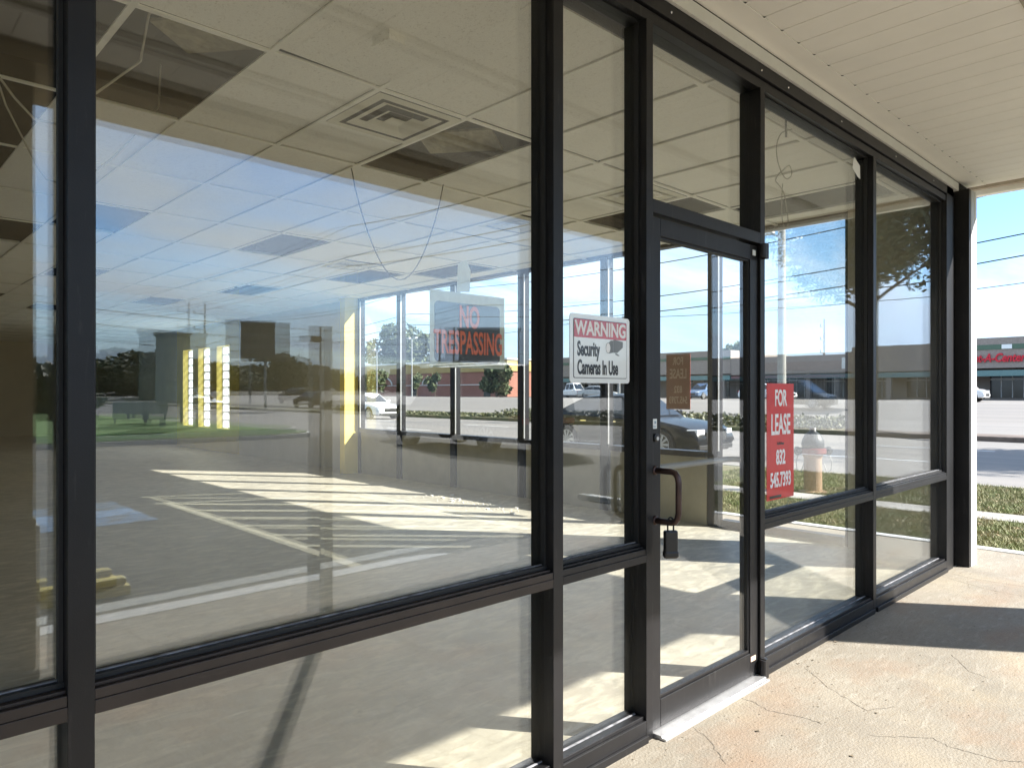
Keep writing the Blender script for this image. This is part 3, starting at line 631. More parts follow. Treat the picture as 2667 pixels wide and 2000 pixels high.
def lease(name, loc, rz, label):
    e = empty(name, loc, rz, label, 'sign')
    plate('sign_sheet', rrect(0, .305, 0, .605, .002), -.0015, 0, red_sign, e)
    for body, z, s, sx in (('FOR', .525, .118, .60), ('LEASE', .385, .150, .56), ('832', .215, .105, .66), ('545.7393', .098, .105, .60)):
        text('lettering', body, s, letter_w, e, (.1525, -.0025, z), FR, sx, bold=.003 if s > .1 else .002)
    text('small_print', 'Call Now', .020, ink, e, (.150, -.0025, .290), FR, 1, bold=.0005)
    MB().box((.03, -.0025, .008), (.16, -.0018, .022)).build('black_label', ink, e)
    return e
fl = lease('for_lease_sign', (3.48, .050, .842), 0, 'red FOR LEASE 832 sign on the pane right of the door')
fl2 = lease('for_lease_sign', (6.766, 2.58, 1.215), R(90), 'FOR LEASE sign seen reversed and brown through the side window')
plate('shaded_reverse', rrect(0, .305, 0, .605, .002), .0005, .0012, shaded_sign, fl2)  # added sheet carrying the painted shade of the sign's reverse
for body, z, s, sx in (('FOR', .525, .118, .60), ('LEASE', .385, .150, .56), ('832', .215, .105, .66), ('545.7393', .098, .105, .60)):
    o = text('show_through', body, s, backlit_letter, fl2, (.1525, .0018, z), FR, sx, ext=.0003, bold=.003)

# padlock
pk = empty('padlock', (2.452, -.062, .85), 0, 'black key-box padlock hanging from the door handle', 'padlock')
MB().prism([(-.026, -.015), (.026, -.015), (.029, 0), (.026, .015), (-.026, .015), (-.029, 0)], -.115, -.004).build('lock_body', black_pl, pk, bevel=.006)
MB().prism([(-.030, -.017), (.030, -.017), (.030, .017), (-.030, .017)], -.112, -.085).build('lock_base', black_pl, pk, bevel=.007)
MB().tube(smooth_pts([(-.012, 0, -.01), (-.012, 0, .030), (-.008, 0, .043), (0, 0, .048), (.008, 0, .043), (.012, 0, .030), (.012, 0, -.01)]), .0036, 8).build('shackle', wire_m, pk, smooth=True)
pk.rotation_euler = (0, 0, R(-35))
# ------------------------------------------------------------------ lot furniture
st = empty('wheel_stop', (.68, -3.92, -.06), 0, 'yellow painted concrete wheel stop reflected at lower left', 'wheel stop')
MB().prism([(-.92, -.075), (.92, -.075), (.92, .075), (-.92, .075)], 0, .07).build('base', yellow_m, st, bevel=.01)
MB().prism([(-.90, -.055), (.90, -.055), (.90, .055), (-.90, .055)], .0702, .125).build('top', yellow_m, st, bevel=.02)
sp = empty('sign_post', (2.20, -2.12, 0), 0, 'thin square post standing on the sidewalk, reflected in wide pane', 'post')
MB().box((-.028, -.028, 0), (.028, .028, 1.80)).build('shaft', steel, sp)
MB().box((-.10, -.012, 1.70), (-.0285, .012, 1.735)).build('bracket', steel, sp)
MB().box((-.07, -.07, 0.001), (.07, .07, .012)).build('foot_plate', steel, sp)
# hydrant
hy = empty('fire_hydrant', (10.20, 2.74, -.035), R(-46), 'tan fire hydrant with red collar and dark bonnet on the grass', 'hydrant')
hyt = mat('hydrant_tan', (.34, .22, .14), rough=.6); hyr = mat('hydrant_red', (.17, .03, .025), rough=.5); hyk = mat('hydrant_dark', (.035, .04, .045), rough=.45)
MB().lathe([(.19, 0), (.19, .03), (.125, .04), (.12, .5), (.15, .56)], seg=24).build('barrel', hyt, hy, smooth=False)
MB().lathe([(.17, .561), (.18, .57), (.18, .63), (.165, .64)], seg=24).build('collar', hyr, hy)
MB().lathe([(.15, .641), (.155, .70), (.145, .76), (.11, .83), (.06, .87), (.045, .88), (.045, .93), (.03, .94)], seg=24).build('bonnet', hyk, hy, smooth=True)
for sx_ in (-1, 1):
    MB().lathe([(.05, 0), (.055, .05), (.065, .055), (.065, .09), (.03, .10), (.03, .12)], seg=16, axis='x').build('outlet_cap', hyk, hy, loc=(sx_*.15, 0, .6), rot=(0, 0, 0 if sx_ > 0 else math.pi))
    MB().tube([(sx_*.22, -.03, .56), (sx_*.25, -.04, .45), (sx_*.24, -.04, .33), (sx_*.18, -.04, .30), (sx_*.14, -.03, .42)], .008, 5).build('chain', steel, hy)

# ------------------------------------------------------------------ vehicles
def car(name, loc, rz, paint, label, cat, kind='sedan', L_=4.7, W_=1.83, H_=1.45, group=None, detail=True):
    e = empty(name, loc, rz, label, cat, group)
    h = L_/2; w2 = W_/2
    # station: x, belt/hood height, roof height(or None), half width, greenhouse base x
    P = {'sedan': dict(x=[-1, -.97, -.86, -.62, -.30, .02, .24, .62, .86, .96, 1], top=[.62, .86, .98, 1.00, .98, .95, .93, .84, .74, .66, .50], roof=[(-.80, 0), (-.42, .90), (-.18, 1.0), (.08, .97), (.40, 0)]),
         'suv': dict(x=[-1, -.98, -.9, -.62, -.30, .02, .34, .66, .88, .97, 1], top=[.62, .92, 1.0, 1.02, 1.02, 1.0, 1.0, .93, .85, .72, .52], roof=[(-.97, 0), (-.86, .93), (-.5, 1.), (.12, .98), (.46, 0)]),
         'van': dict(x=[-1, -.99, -.95, -.62, -.30, .02, .40, .66, .88, .97, 1], top=[.7, 1.0, 1.05, 1.08, 1.08, 1.08, 1.05, .98, .90, .76, .55], roof=[(-.99, 0), (-.95, .96), (-.6, 1.), (.30, .99), (.72, 0)]),
         'pickup': dict(x=[-1, -.99, -.9, -.62, -.30, -.1, .24, .62, .88, .97, 1], top=[.7, .98, 1.0, 1.0, 1.0, 1.0, 1.02, 1.0, .95, .80, .60], roof=[(-.22, 0), (-.17, .95), (.0, 1.), (.22, .97), (.42, 0)])}[kind]
    zb = .20 if kind == 'sedan' else .28
    prof = [(.0, zb), (.80, zb), (.97, zb+.10), (1.0, zb+.32), (1.0, None), (.90, 'e'), (.5, 'c'), (0, 'c')]
    bm = bmesh.new(); rings = []
    for k, xx in enumerate(P['x']):
        t = P['top'][k]; wf = w2*(1-.10*abs(xx)**6-.06*max(0, abs(xx)-.8)*5)
        lo = zb+(.14 if abs(xx) > .98 else 0)
        pts = [(0, lo), (.80, lo), (.96, lo+.08), (1., min(lo+.30, t-.12)), (.985, t-.06), (.93, t), (.5, t+.025), (0, t+.03)]
        ring = [bm.verts.new((xx*h, wf*a, z)) for a, z in pts]+[bm.verts.new((xx*h, -wf*a, z)) for a, z in pts[-2:0:-1]]
        rings.append(ring)
    n = len(rings[0])
    for a, c in zip(rings, rings[1:]):
        for k in range(n): bm.faces.new((a[k], a[(k+1) % n], c[(k+1) % n], c[k]))
    bm.faces.new(rings[0][::-1]); bm.faces.new(rings[-1])
    bmesh.ops.recalc_face_normals(bm, faces=bm.faces)
    me = bpy.data.meshes.new('body'); bm.to_mesh(me); bm.free(); me.materials.append(paint); me.materials.append(trimblk)
    body = bpy.data.objects.new('body', me); COL.objects.link(body)
    wr = .335 if kind == 'sedan' else .38
    wx = [-.60*h, .62*h] if kind != 'pickup' else [-.58*h, .66*h]
    if kind == 'van': wx = [-.55*h, .68*h]
    if detail:
        cut = MB()
        for xx in wx:
            for s in (-1, 1): cut.lathe([(wr*1.14, 0), (wr*1.14, s*.32)], (xx, s*(w2-.26), wr), 24, 'y')
        co = cut.build('cut_tmp', trimblk)
        md = body.modifiers.new('arch', 'BOOLEAN'); md.operation = 'DIFFERENCE'; md.object = co; md.solver = 'EXACT'
        bpy.context.view_layer.update()
        me2 = bpy.data.meshes.new_from_object(body.evaluated_get(bpy.context.evaluated_depsgraph_get()))
        body.modifiers.clear(); body.data = me2; cm_ = co.data; bpy.data.objects.remove(co); bpy.data.meshes.remove(cm_)
        for p in body.data.polygons:
            p.use_smooth = True
        try: body.data.set_sharp_from_angle(angle=R(32))
        except Exception: pass
    body.parent = e
    # greenhouse
    rf = P['roof']; zb_ = lambda xx: np.interp(xx, P['x'], P['top'])
    xs = [r[0] for r in rf]; gw = w2*.93; tw = w2*.72
    gh = bmesh.new(); base = []; top = []
    z_of = lambda r: zb_(r[0])+(H_-zb_(r[0]))*r[1]
    pr = [(r[0]*h, z_of(r)) for r in rf]
    secs = []
    for (x_, z_), r in zip(pr, rf):
        zbse = zb_(r[0])-.01; k_ = r[1]
        wt = gw+(tw-gw)*k_
        secs.append([(x_, -gw, zbse), (x_, -wt, max(z_-.035*k_, zbse+.001)), (x_, -wt*.8, z_+.001), (x_, 0, z_+.015), (x_, wt*.8, z_+.001), (x_, wt, max(z_-.035*k_, zbse+.001)), (x_, gw, zbse)])
    vs = [[gh.verts.new(p) for p in s] for s in secs]
    for a, c in zip(vs, vs[1:]):
        for k in range(6): gh.faces.new((a[k], a[k+1], c[k+1], c[k]))
    bmesh.ops.recalc_face_normals(gh, faces=gh.faces)
    me = bpy.data.meshes.new('cabin'); gh.to_mesh(me); gh.free(); me.materials.append(paint); me.polygons.foreach_set('use_smooth', [True]*len(me.polygons))
    try: me.set_sharp_from_angle(angle=R(35))
    except Exception: pass
    cab = bpy.data.objects.new('cabin', me); COL.objects.link(cab); cab.parent = e
    # windows : side strips, windscreen, rear window
    def inset_quad(pl, amt, push):
        c = sum((Vector(p) for p in pl), Vector())/len(pl); nrm = (Vector(pl[1])-Vector(pl[0])).cross(Vector(pl[2])-Vector(pl[1])).normalized()
        return [tuple(Vector(p)+(c-Vector(p)).normalized()*min(amt, (c-Vector(p)).length*.5)+nrm*push) for p in pl]
    side = MB()
    ymid = lambda z, zb2: None
    for s in (-1, 1):
        def pt(xx, f):       # f fraction of height
            zt = np.interp(xx*h, [p[0] for p in pr], [p[1] for p in pr]); z0 = zb_(xx)
            kk = np.interp(xx, xs, [r[1] for r in rf]); wt = gw+(tw-gw)*kk
            zt2 = max(zt-.035*kk, z0+.01)
            return (xx*h, s*((gw+(wt-gw)*f)+.006), z0+(zt2-z0)*f)
        cuts = {'sedan': [(-.62, -.20), (-.18, .20)], 'suv': [(-.88, -.52), (-.50, -.12), (-.10, .27)], 'van': [(.18, .50)], 'pickup': [(-.17, .02), (.04, .27)]}[kind]
        if kind == 'van' and 'mini' in name: cuts = [(-.90, -.42), (-.40, .08), (.10, .46)]
        for a, c in cuts:
            side = MB(); n_ = 6; lo = [pt(a+(c-a)*i/n_, .10) for i in range(n_+1)]; hi = [pt(a+(c-a)*i/n_, .88) for i in range(n_+1)]
            for i in range(n_): side.quad(lo[i], lo[i+1], hi[i+1], hi[i])
            side.build('side_window', carglass, e)
    ff = MB()
    a, c = secs[-1], secs[-2]
    def lerp(p, q, t): return tuple(np.array(p)+(np.array(q)-np.array(p))*t)
    def screen(b, lo, hi, push, nm):
        q = [lerp(lo[1], hi[1], .08), lerp(lo[5], hi[5], .08), lerp(lo[5], hi[5], .92), lerp(lo[1], hi[1], .92)]
        q = [(x_+push, y_*.90, z_+.022) for x_, y_, z_ in q]
        b.quad(*q)
    screen(ff, secs[-1], secs[-2], .012, 'w'); ff.build('windscreen', carglass, e)
    rr_ = MB(); screen(rr_, secs[0], secs[1], -.012, 'r'); rr_.build('rear_window', carglass, e)
    # lamps, grille, bumper, mirrors
    zt = P['top'][-3]
    for s in (-1, 1):
        MB().prism([(h*.895, s*w2*.90), (h*.985, s*w2*.78), (h*.995, s*w2*.50), (h*.93, s*w2*.56)], zt-.17, zt-.055).build('headlight', lamp_m, e, bevel=.01)
        MB().box((-h*1.003, s*w2*.55, .72), (-h*.95, s*w2*.86, .86)).build('tail_light', tail_m, e)
        MB().box((h*.26, s*(w2*.98), .95), (h*.31, s*(w2*.98+.19), 1.07)).build('wing_mirror', paint, e, bevel=.03)
    MB().box((h*.97, -w2*.45, .42), (h*1.004, w2*.45, .62)).box((h*.96, -w2*.75, .24), (h*1.001, w2*.75, .34)).build('grille', trimblk, e, bevel=.01)
    if detail:
        for s in (-1, 1):
            for a in (-.40, 0.): MB().box((a*h, s*(w2*.992), .80), ((a+.08)*h, s*(w2*.992+.012), .825)).build('door_handle', chrome, e)
    for xx in wx:
        for s in (-1, 1):
            whl = MB().lathe([(wr*.70, -.10), (wr*.96, -.10), (wr, -.07), (wr, .07), (wr*.96, .10), (wr*.70, .10)], seg=24, axis='y').build('wheel', rubber, e, loc=(xx, s*(w2-.11), wr), smooth=False)
            rmb = MB().lathe([(wr*.68, s*.085), (wr*.68, s*.10), (wr*.60, s*.102)], seg=24, axis='y')
            rmb2 = MB()
            for k in range(10 if detail else 5):
                t = 2*math.pi*k/(10 if detail else 5); ca, sa = math.cos(t), math.sin(t)
                rmb2.quad((ca*.03-sa*.02, s*.112, sa*.03+ca*.02), (ca*.03+sa*.02, s*.112, sa*.03-ca*.02), (ca*wr*.66+sa*.03, s*.104, sa*wr*.66-ca*.03), (ca*wr*.66-sa*.03, s*.104, sa*wr*.66+ca*.03))
            rmb2.lathe([(.05, s*.10), (.045, s*.118)], seg=12, axis='y')
            rb = rmb2.lathe([(wr*.70, s*.090), (wr*.70, s*.106), (wr*.655, s*.106), (wr*.65, s*.09)], seg=24, axis='y').build('rim', rim_m, whl)
            # lathe caps make a disc; keep it dark by placing a recessed plate
            MB().lathe([(wr*.64, s*.107), (wr*.64, s*.1075)], seg=20, axis='y').build('brake_disc', trimblk, whl) if False else None
    if kind == 'pickup':
        MB().box((-h*.94, -w2*.82, .985), (-h*.26, w2*.82, 1.045)).build('bed_floor', trimblk, e)
    return e
# rims: lathe() closes its ends, so spokes sit proud of a closed dark hub plate
car('parked_car', (14.42, 9.05, -.1), R(-90), paint_black, 'glossy black sedan on the near lane of the road, seen through side windows', 'car', 'sedan', 4.6, 1.86, 1.46)
car('parked_car', (22.6, 34.0, -.1), R(-90), paint_white, 'white sedan driving on the road, seen past the yellow wall edge', 'car', 'sedan', 4.6, 1.8, 1.46)
car('minivan', (46.2, -19.6, .35), R(90), paint_black, 'dark minivan reflected beside the red FOR LEASE sign', 'minivan', 'van', 5.1, 2.0, 1.85)
car('pickup_truck', (71, 61, .7), R(-90), paint_white, 'white pickup truck in front of the far shops', 'pickup truck', 'pickup', 5.8, 2.0, 1.95)
car('cargo_van', (60.5, 14.6, .7), R(-90), paint_white, 'white cargo van parked by the shop with red letters', 'van', 'van', 5.2, 2.0, 2.3)
car('parked_car', (64, 51, .7), R(-60), paint_silver, 'silver sedan in the far lot, right of white pickup', 'car', 'sedan', 4.6, 1.8, 1.45, detail=False)
car('parked_car', (66, 38.5, .7), R(180), paint_blue, 'blue car parked in the far lot before the low shops', 'car', 'suv', 4.6, 1.8, 1.65, detail=False)
car('parked_car', (58, 27.5, .7), R(-90), paint_white, 'white car in the far lot just right of the minivan', 'car', 'sedan', 4.6, 1.8, 1.45, detail=False)
car('parked_van', (12.5, -12.6, -.06), R(-90), paint_black, 'black van parked in the lot, reflected in the wide pane', 'van', 'van', 5.3, 2.0, 2.15)
for (x, y, r, p, lab, kd) in ((22, -58, 80, paint_silver, 'silver car on the road, reflected far left of the tall post', 'sedan'), (34, -62, -90, paint_black, 'black car on the road, reflected near the tall post', 'suv'), (-4, -33, 20, paint_white, 'white car reflected in the narrow left pane', 'sedan'),
        (30, -75, -80, paint_red, 'red car reflected on the distant road', 'suv'), (6, -64, 10, paint_grey, 'grey car reflected beyond the lawn', 'suv'), (12, -68, 0, paint_white, 'white car reflected beyond the lawn', 'sedan')):
    car('parked_car', (x, y, -.1), R(r), p, lab, 'car', kd, 4.6, 1.8, 1.5, detail=False)

# ------------------------------------------------------------------ far buildings
ml = empty('shopping_mall', (78, 36, .7), 0, 'long beige shopping strip with green band across the road', 'building')
def mpart(nm, m, *bx):
    b = MB()
    for a in bx: b.box(*a)
    return b.build(nm, m, ml)
mpart('wall', mallt, ((3, -150, 0), (30, -64, 4.9)), ((3, -64, 0), (30, -46.01, 5.3)), ((3, -46, 0), (30, -8, 5.6)), ((3, -8, 0), (30, 6, 4.6)), ((3, 6, 0), (30, 37, 5.6)))
mpart('parapet', mat('mall_fascia', (.30, .255, .22), rough=.9), ((.1, -150, 2.9), (3, -64.05, 5.0)), ((-.1, -64, 2.8), (3, -46.05, 5.45)), ((-.2, -46, 2.95), (3, -8.05, 5.75)), ((-.2, -8, 2.75), (3, 6, 4.75)), ((-.2, 6.05, 2.95), (3, 37, 5.75)))
mpart('green_band', mallg, ((-.26, -46, 4.65), (-.21, -8.05, 5.1)), ((-.26, 6.05, 4.65), (-.21, 37, 5.0)))
mpart('awning', teal, ((-.20, -150, 2.2), (.5, -46.1, 2.7)), ((-.30, -46, 2.2), (.5, -8.1, 2.74)), ((-.3, 6.1, 2.2), (.5, 37, 2.74)))
mpart('awning', mat('maroon_awning', (.16, .06, .06)), ((-.30, -7.95, 2.3), (.5, 5.95, 2.62)))
mpart('sign_panel', mat('brown_fascia', (.26, .19, .15)), ((-.25, -7.5, 3.1), (-.21, 2.5, 4.1)))
mpart('sign_board', sign_white, ((-.27, -7.9, 3.2), (-.22, -6.9, 4.4)))
for y in np.arange(-148, 37, 5.2):
    w_ = MB().box((2.9, y, .2), (2.99, y+3.6, 2.5)).build('window', dglass, ml)
    f_ = MB()
    for k in range(1, 4): f_.box((2.86, y+k*.9-.03, .2), (2.895, y+k*.9+.03, 2.5))
    f_.box((2.86, y, 1.9), (2.894, y+3.6, 1.97)).build('window_bar', white_trim, w_)
    MB().box((-.1, y+4.15, 0), (.4, y+4.65, 2.75)).build('pillar', mallt, ml)
t_ = text('shop_name', 'Rent-A-Center', 1.08, redl, ml, (-.3, -20.5, 3.85), (R(90), 0, R(-90)), .74, ext=.06, bold=.03, shear=.25)
MB().box((-.32, -22.0, 4.68), (-.27, -21.2, 5.08)).build('small_sign', sign_white, ml)
hs = empty('accessible_parking_sign', (67, 15.1, .7), 0, 'blue and white parking sign on a post before the shop with red letters', 'sign')
MB().box((-.03, -.04, 0), (.03, .04, 1.6)).build('post', mat('blue_post', (.02, .03, .15)), hs); MB().box((-.05, -.22, 1.62), (-.02, .22, 2.2)).build('sign_plate', sign_white, hs); MB().box((-.06, -.1, 1.8), (-.052, .1, 2.05)).build('symbol', mat('sign_blue', (.02, .05, .3)), hs)
rb = empty('market_building', (78, 107, .7), 0, 'pink and ochre stucco building across the road', 'building')
MB().box((0, -26, 0), (30, 30, 4.1)).build('wall', pinkw, rb); MB().box((-.25, -26.2, 4.1), (30, 30, 5.9)).build('ochre_parapet', mally, rb); MB().box((-.45, -26.4, 5.9), (30, 30, 6.15)).build('coping', white_trim, rb)
MB().box((-.12, -26, 1.9), (-.02, 30, 2.05)).build('white_band', white_trim, rb)
for y in (-6.0, 8): 
    a_ = [( -.2, y+2.2*math.cos(t), 1.9+1.5*math.sin(t)) for t in np.linspace(0, math.pi, 12)]
    MB().tube(a_, .14, 6).build('arch_trim', white_trim, rb)
for y in (-22, -14, -2, 3, 14, 22): MB().box((-.08, y, 0), (-.02, y+1.6, 1.7)).build('window', dglass, rb)

# ------------------------------------------------------------------ trees
def crown_mesh(n, rad, size, flat=.7, clumps=10, seed=1, m=leaf, top=None):
    r = np.random.default_rng(seed); cs = []
    for k in range(clumps):
        d = r.normal(size=3); d /= np.linalg.norm(d); q = d*rad*r.uniform(.25, .72); q[2] *= flat; cs.append((q, rad*r.uniform(.28, .5)))
    V = np.zeros((n*4, 3)); 
    ci = r.integers(0, clumps, n); d = r.normal(size=(n, 3)); d /= np.linalg.norm(d, axis=1)[:, None]
    rr = r.uniform(.35, 1, n)**.5
    cen = np.array([cs[i][0] for i in ci]); cr_ = np.array([cs[i][1] for i in ci])
    p = cen+d*(cr_*rr)[:, None]*np.array([1, 1, flat+.1])
    u = r.normal(size=(n, 3)); u /= np.linalg.norm(u, axis=1)[:, None]; v = np.cross(u, r.normal(size=(n, 3))); v /= np.linalg.norm(v, axis=1)[:, None]
    s = size*r.uniform(.6, 1.4, n)[:, None]
    V[0::4] = p-u*s; V[1::4] = p-v*s*.45; V[2::4] = p+u*s; V[3::4] = p+v*s*.45
    me = bpy.data.meshes.new('crown'); me.vertices.add(n*4); me.vertices.foreach_set('co', V.ravel()); me.loops.add(n*4); me.polygons.add(n)
    me.loops.foreach_set('vertex_index', np.arange(n*4)); me.polygons.foreach_set('loop_start', np.arange(0, n*4, 4)); me.polygons.foreach_set('loop_total', np.full(n, 4))
    me.materials.append(m); me.update(); me.validate(); return me
def tree(name, loc, rad, hc, n, size, label, cat='tree', flat=.7, seed=1, m=leaf, clumps=12, trunk_r=.25, group=None):
    e = empty(name, loc, 0, label, cat, group)
    o = bpy.data.objects.new('crown', crown_mesh(n, rad, size, flat, clumps, seed, m)); COL.objects.link(o); o.parent = e; o.location = (0, 0, hc)
    b = MB().tube([(0, 0, -.1), (.05*rad, 0, hc*.4), (0, .03*rad, hc*.75), (0, 0, hc+rad*.2)], [trunk_r, trunk_r*.75, trunk_r*.55, trunk_r*.2], 9)
    rs = random.Random(seed)
    for k in range(7):
        a = rs.uniform(0, 6.28); z = hc*rs.uniform(.5, .9); b.tube([(0, 0, z), (math.cos(a)*rad*.3, math.sin(a)*rad*.3, z+rad*.2), (math.cos(a)*rad*.6, math.sin(a)*rad*.6, z+rad*.35)], [trunk_r*.4, trunk_r*.25, trunk_r*.08], 6)
    b.build('trunk', bark, e); return e
tree('oak_tree', (26.4, -7.6, 0), 4.5, 7.6, 26000, .105, 'spreading oak reflected in the rightmost pane', seed=3, clumps=26, flat=.85, trunk_r=.17)
MBsh = tree('shrub', (71, 112, .7), 4.6, 3.0, 3000, .4, 'wide grey green bush before the pink wall, behind white sedan', 'bush', flat=.6, seed=5, m=leaf2, trunk_r=.15)
tree('shrub', (72, 77, .7), 3.2, 2.6, 2200, .35, 'green bush at the right end of the pink building', 'bush', flat=.8, seed=6, m=leaf2, trunk_r=.15)
tree('slender_tree', (72, 97, .7), 1.5, 2.6, 500, .3, 'thin bare sapling left of middle before the pink wall', flat=1., seed=8, m=leaf2, trunk_r=.08, clumps=6)
tree('slender_tree', (72, 92, .7), 1.6, 2.6, 500, .3, 'thin bare sapling near the arch of the pink wall', flat=1., seed=9, m=leaf2, trunk_r=.08, clumps=6)
tree('tall_tree', (112, 158, .5), 10, 12, 5000, .8, 'tall airy tree behind the ochre parapet, left', flat=.8, seed=11, m=leaf2, clumps=16)
tree('tall_tree', (112, 136, .5), 7, 10.5, 3500, .7, 'rounder tree behind the ochre parapet, right of the tall one', flat=.8, seed=12, m=leaf2, clumps=12)
tree('tall_tree', (120, 64, .5), 7, 6, 3500, .6, 'tree behind the low shops at the roof step', flat=.7, seed=13, m=leaf2, clumps=12)
# reflected belt of trees to the south
protos = [tree('roadside_tree', (0, -105, 0), 7.5, 6.5, 3200, .6, 'x', seed=20+k, m=leaf2, flat=.8, clumps=11) for k in range(3)]
spots = []
rs = random.Random(4)
for k in range(66):
    spots.append((-58+k*2.9+rs.uniform(-2, 2), -112-rs.uniform(0, 40), rs.uniform(.7, 1.25)))
for k, (x, y, s) in enumerate(spots):
    o = protos[k] if k < 3 else copy_tree(protos[k % 3])
    o.location = (x, y-25, -.2); o.scale = (s*1.1, s*1.1, s*rs.uniform(.5, .75)); o.rotation_euler = (0, 0, rs.uniform(0, 6)); tag(o, 'bushy tree in the distant belt of trees reflected across the glass', 'tree', 'distant trees beyond the lawn')
t = tree('verge_tree', (1.5, -34, -.1), 2.2, 3.2, 2200, .25, 'small round tree on the lawn reflected in narrow left pane', seed=31, m=leaf2, flat=.9, trunk_r=.12)
t = tree('verge_shrub', (8, -40, -.1), 3.0, 1.6, 2500, .3, 'dark shrub mass on the lawn reflected at left', 'bush', seed=33, m=leaf, flat=.5, trunk_r=.1)
t = tree('verge_shrub', (3.5, -43, -.1), 3.4, 1.8, 2500, .3, 'larger dark shrub reflected beside the low white signs', 'bush', seed=34, m=leaf, flat=.5, trunk_r=.1)
# hedge on the median
n = 24000; V = np.zeros((n*4, 3)); px = rng.uniform(26.0, 28.8, n); py = np.where(rng.uniform(size=n) > .35, rng.uniform(9, 75, n), rng.uniform(-45, -12.5, n)); pz = np.where(py > 27, .35, 1.)*rng.uniform(.05, .55, n)*(1-.3*np.abs((px-27.4)/1.5))
p = np.stack([px, py, pz], 1); u = rng.normal(size=(n, 3)); u /= np.linalg.norm(u, axis=1)[:, None]; v = np.cross(u, rng.normal(size=(n, 3))); v /= np.linalg.norm(v, axis=1)[:, None]
V[0::4] = p-u*.10; V[1::4] = p-v*.06; V[2::4] = p+u*.10; V[3::4] = p+v*.06
me = bpy.data.meshes.new('median_plants'); me.vertices.add(n*4); me.vertices.foreach_set('co', V.ravel()); me.loops.add(n*4); me.polygons.add(n); me.loops.foreach_set('vertex_index', np.arange(n*4)); me.polygons.foreach_set('loop_start', np.arange(0, n*4, 4)); me.polygons.foreach_set('loop_total', np.full(n, 4)); me.materials.append(leaf); me.update()
o = bpy.data.objects.new('median_plants', me); COL.objects.link(o); tag(o, 'low tangled ground cover along the road median', 'ground cover', kind='stuff')
# grass blades near the corner
n = 150000; V = np.zeros((n*3, 3)); px = rng.uniform(7.6, 12.8, n); py = rng.uniform(-4.0, 5, n); keep = ~((px > 9.38) & (px < 9.97)); px = px[keep]; py = py[keep]; n = len(px); V = np.zeros((n*3, 3))
an = rng.uniform(0, 6.28, n); wd = rng.uniform(.004, .009, n); hh = rng.uniform(.02, .065, n); ln = rng.normal(0, .03, (n, 2)); z0 = -.036
V[0::3] = np.stack([px-np.cos(an)*wd, py-np.sin(an)*wd, np.full(n, z0)], 1); V[1::3] = np.stack([px+np.cos(an)*wd, py+np.sin(an)*wd, np.full(n, z0)], 1); V[2::3] = np.stack([px+ln[:, 0], py+ln[:, 1], z0+hh], 1)
me = bpy.data.meshes.new('grass'); me.vertices.add(n*3); me.vertices.foreach_set('co', V.ravel()); me.loops.add(n*3); me.polygons.add(n); me.loops.foreach_set('vertex_index', np.arange(n*3)); me.polygons.foreach_set('loop_start', np.arange(0, n*3, 3)); me.polygons.foreach_set('loop_total', np.full(n, 3)); me.materials.append(blade_m); me.update()
o = bpy.data.objects.new('grass', me); COL.objects.link(o); tag(o, 'patchy green and straw coloured grass on the verge', 'grass', kind='stuff')

# ------------------------------------------------------------------ poles, wires, pole signs
def upole(loc, h_, label, arms=3):
    e = empty('utility_pole', loc, 0, label, 'utility pole')
    MB().tube([(0, 0, 0), (.05, 0, h_)], [.17, .10], 8).build('shaft', wood, e)
    b = MB()
    for k in range(arms): z = h_-1.0-k*1.5; b.box((-1.0, -.06, z), (.1, .06, z+.1)); b.box((-1.0, -.05, z+.1), (-.88, .05, z+.35))
    b.build('crossarms', wood, e); return e
upole((25.3, -66, 0), 9.6, 'leaning wooden utility pole with side arms, reflected above the lawn')
upole((56, -70, 0), 9, 'distant utility pole reflected left of the tall post', 2); upole((60, -72, 0), 10, 'farther utility pole reflected left of the tall post', 2)
upole((84.5, 33.8, .7), 9.3, 'wooden utility pole rising behind the low shops', 3)
upole((88, 30.3, .7), 6.5, 'short utility pole behind the low shops', 1)
def lampp(loc, h_, label, heads=2, r=.09):
    e = empty('street_lamp', loc, 0, label, 'street lamp'); MB().tube([(0, 0, 0), (0, 0, h_)], [r*1.4, r], 10).build('pole', steel, e)
    for s in ((-1, 1) if heads == 2 else (1,)):
        hl = MB().tube([(0, 0, h_), (0, s*.5, h_+.1)], .05, 6).build('arm', steel, e); MB().box((-.2, s*.5, h_+.05), (.2, s*1.2, h_+.3)).build('lamp_head', steel, e, rot=(R(-12*s) if 0 else 0, 0, 0))
    return e
lampp((70, 52.6, .7), 9.6, 'twin headed lot lamp seen through the door glass')
lampp((66, 90, .7), 9, 'twin headed lot lamp behind the black sign')
lampp((70, 106, .7), 8, 'lot lamp left of the black sign')
tl = empty('street_light', (31.8, 13.6, -.1), 0, 'thick concrete light pole on the median, in the pane with the FOR LEASE sign', 'street light')
MB().tube([(0, 0, 0), (0, 0, 13)], [.20, .15], 14).build('pole', mat('pole_concrete', (.34, .33, .30), rough=.9), tl); MB().tube([(0, 0, 8.6), (-.1, .5, 8.9)], .05, 8).build('arm', steel, tl); MB().box((-.15, .4, 8.85), (.1, .9, 9.05)).build('lamp_head', white_trim, tl, rot=(0, 0, 0))
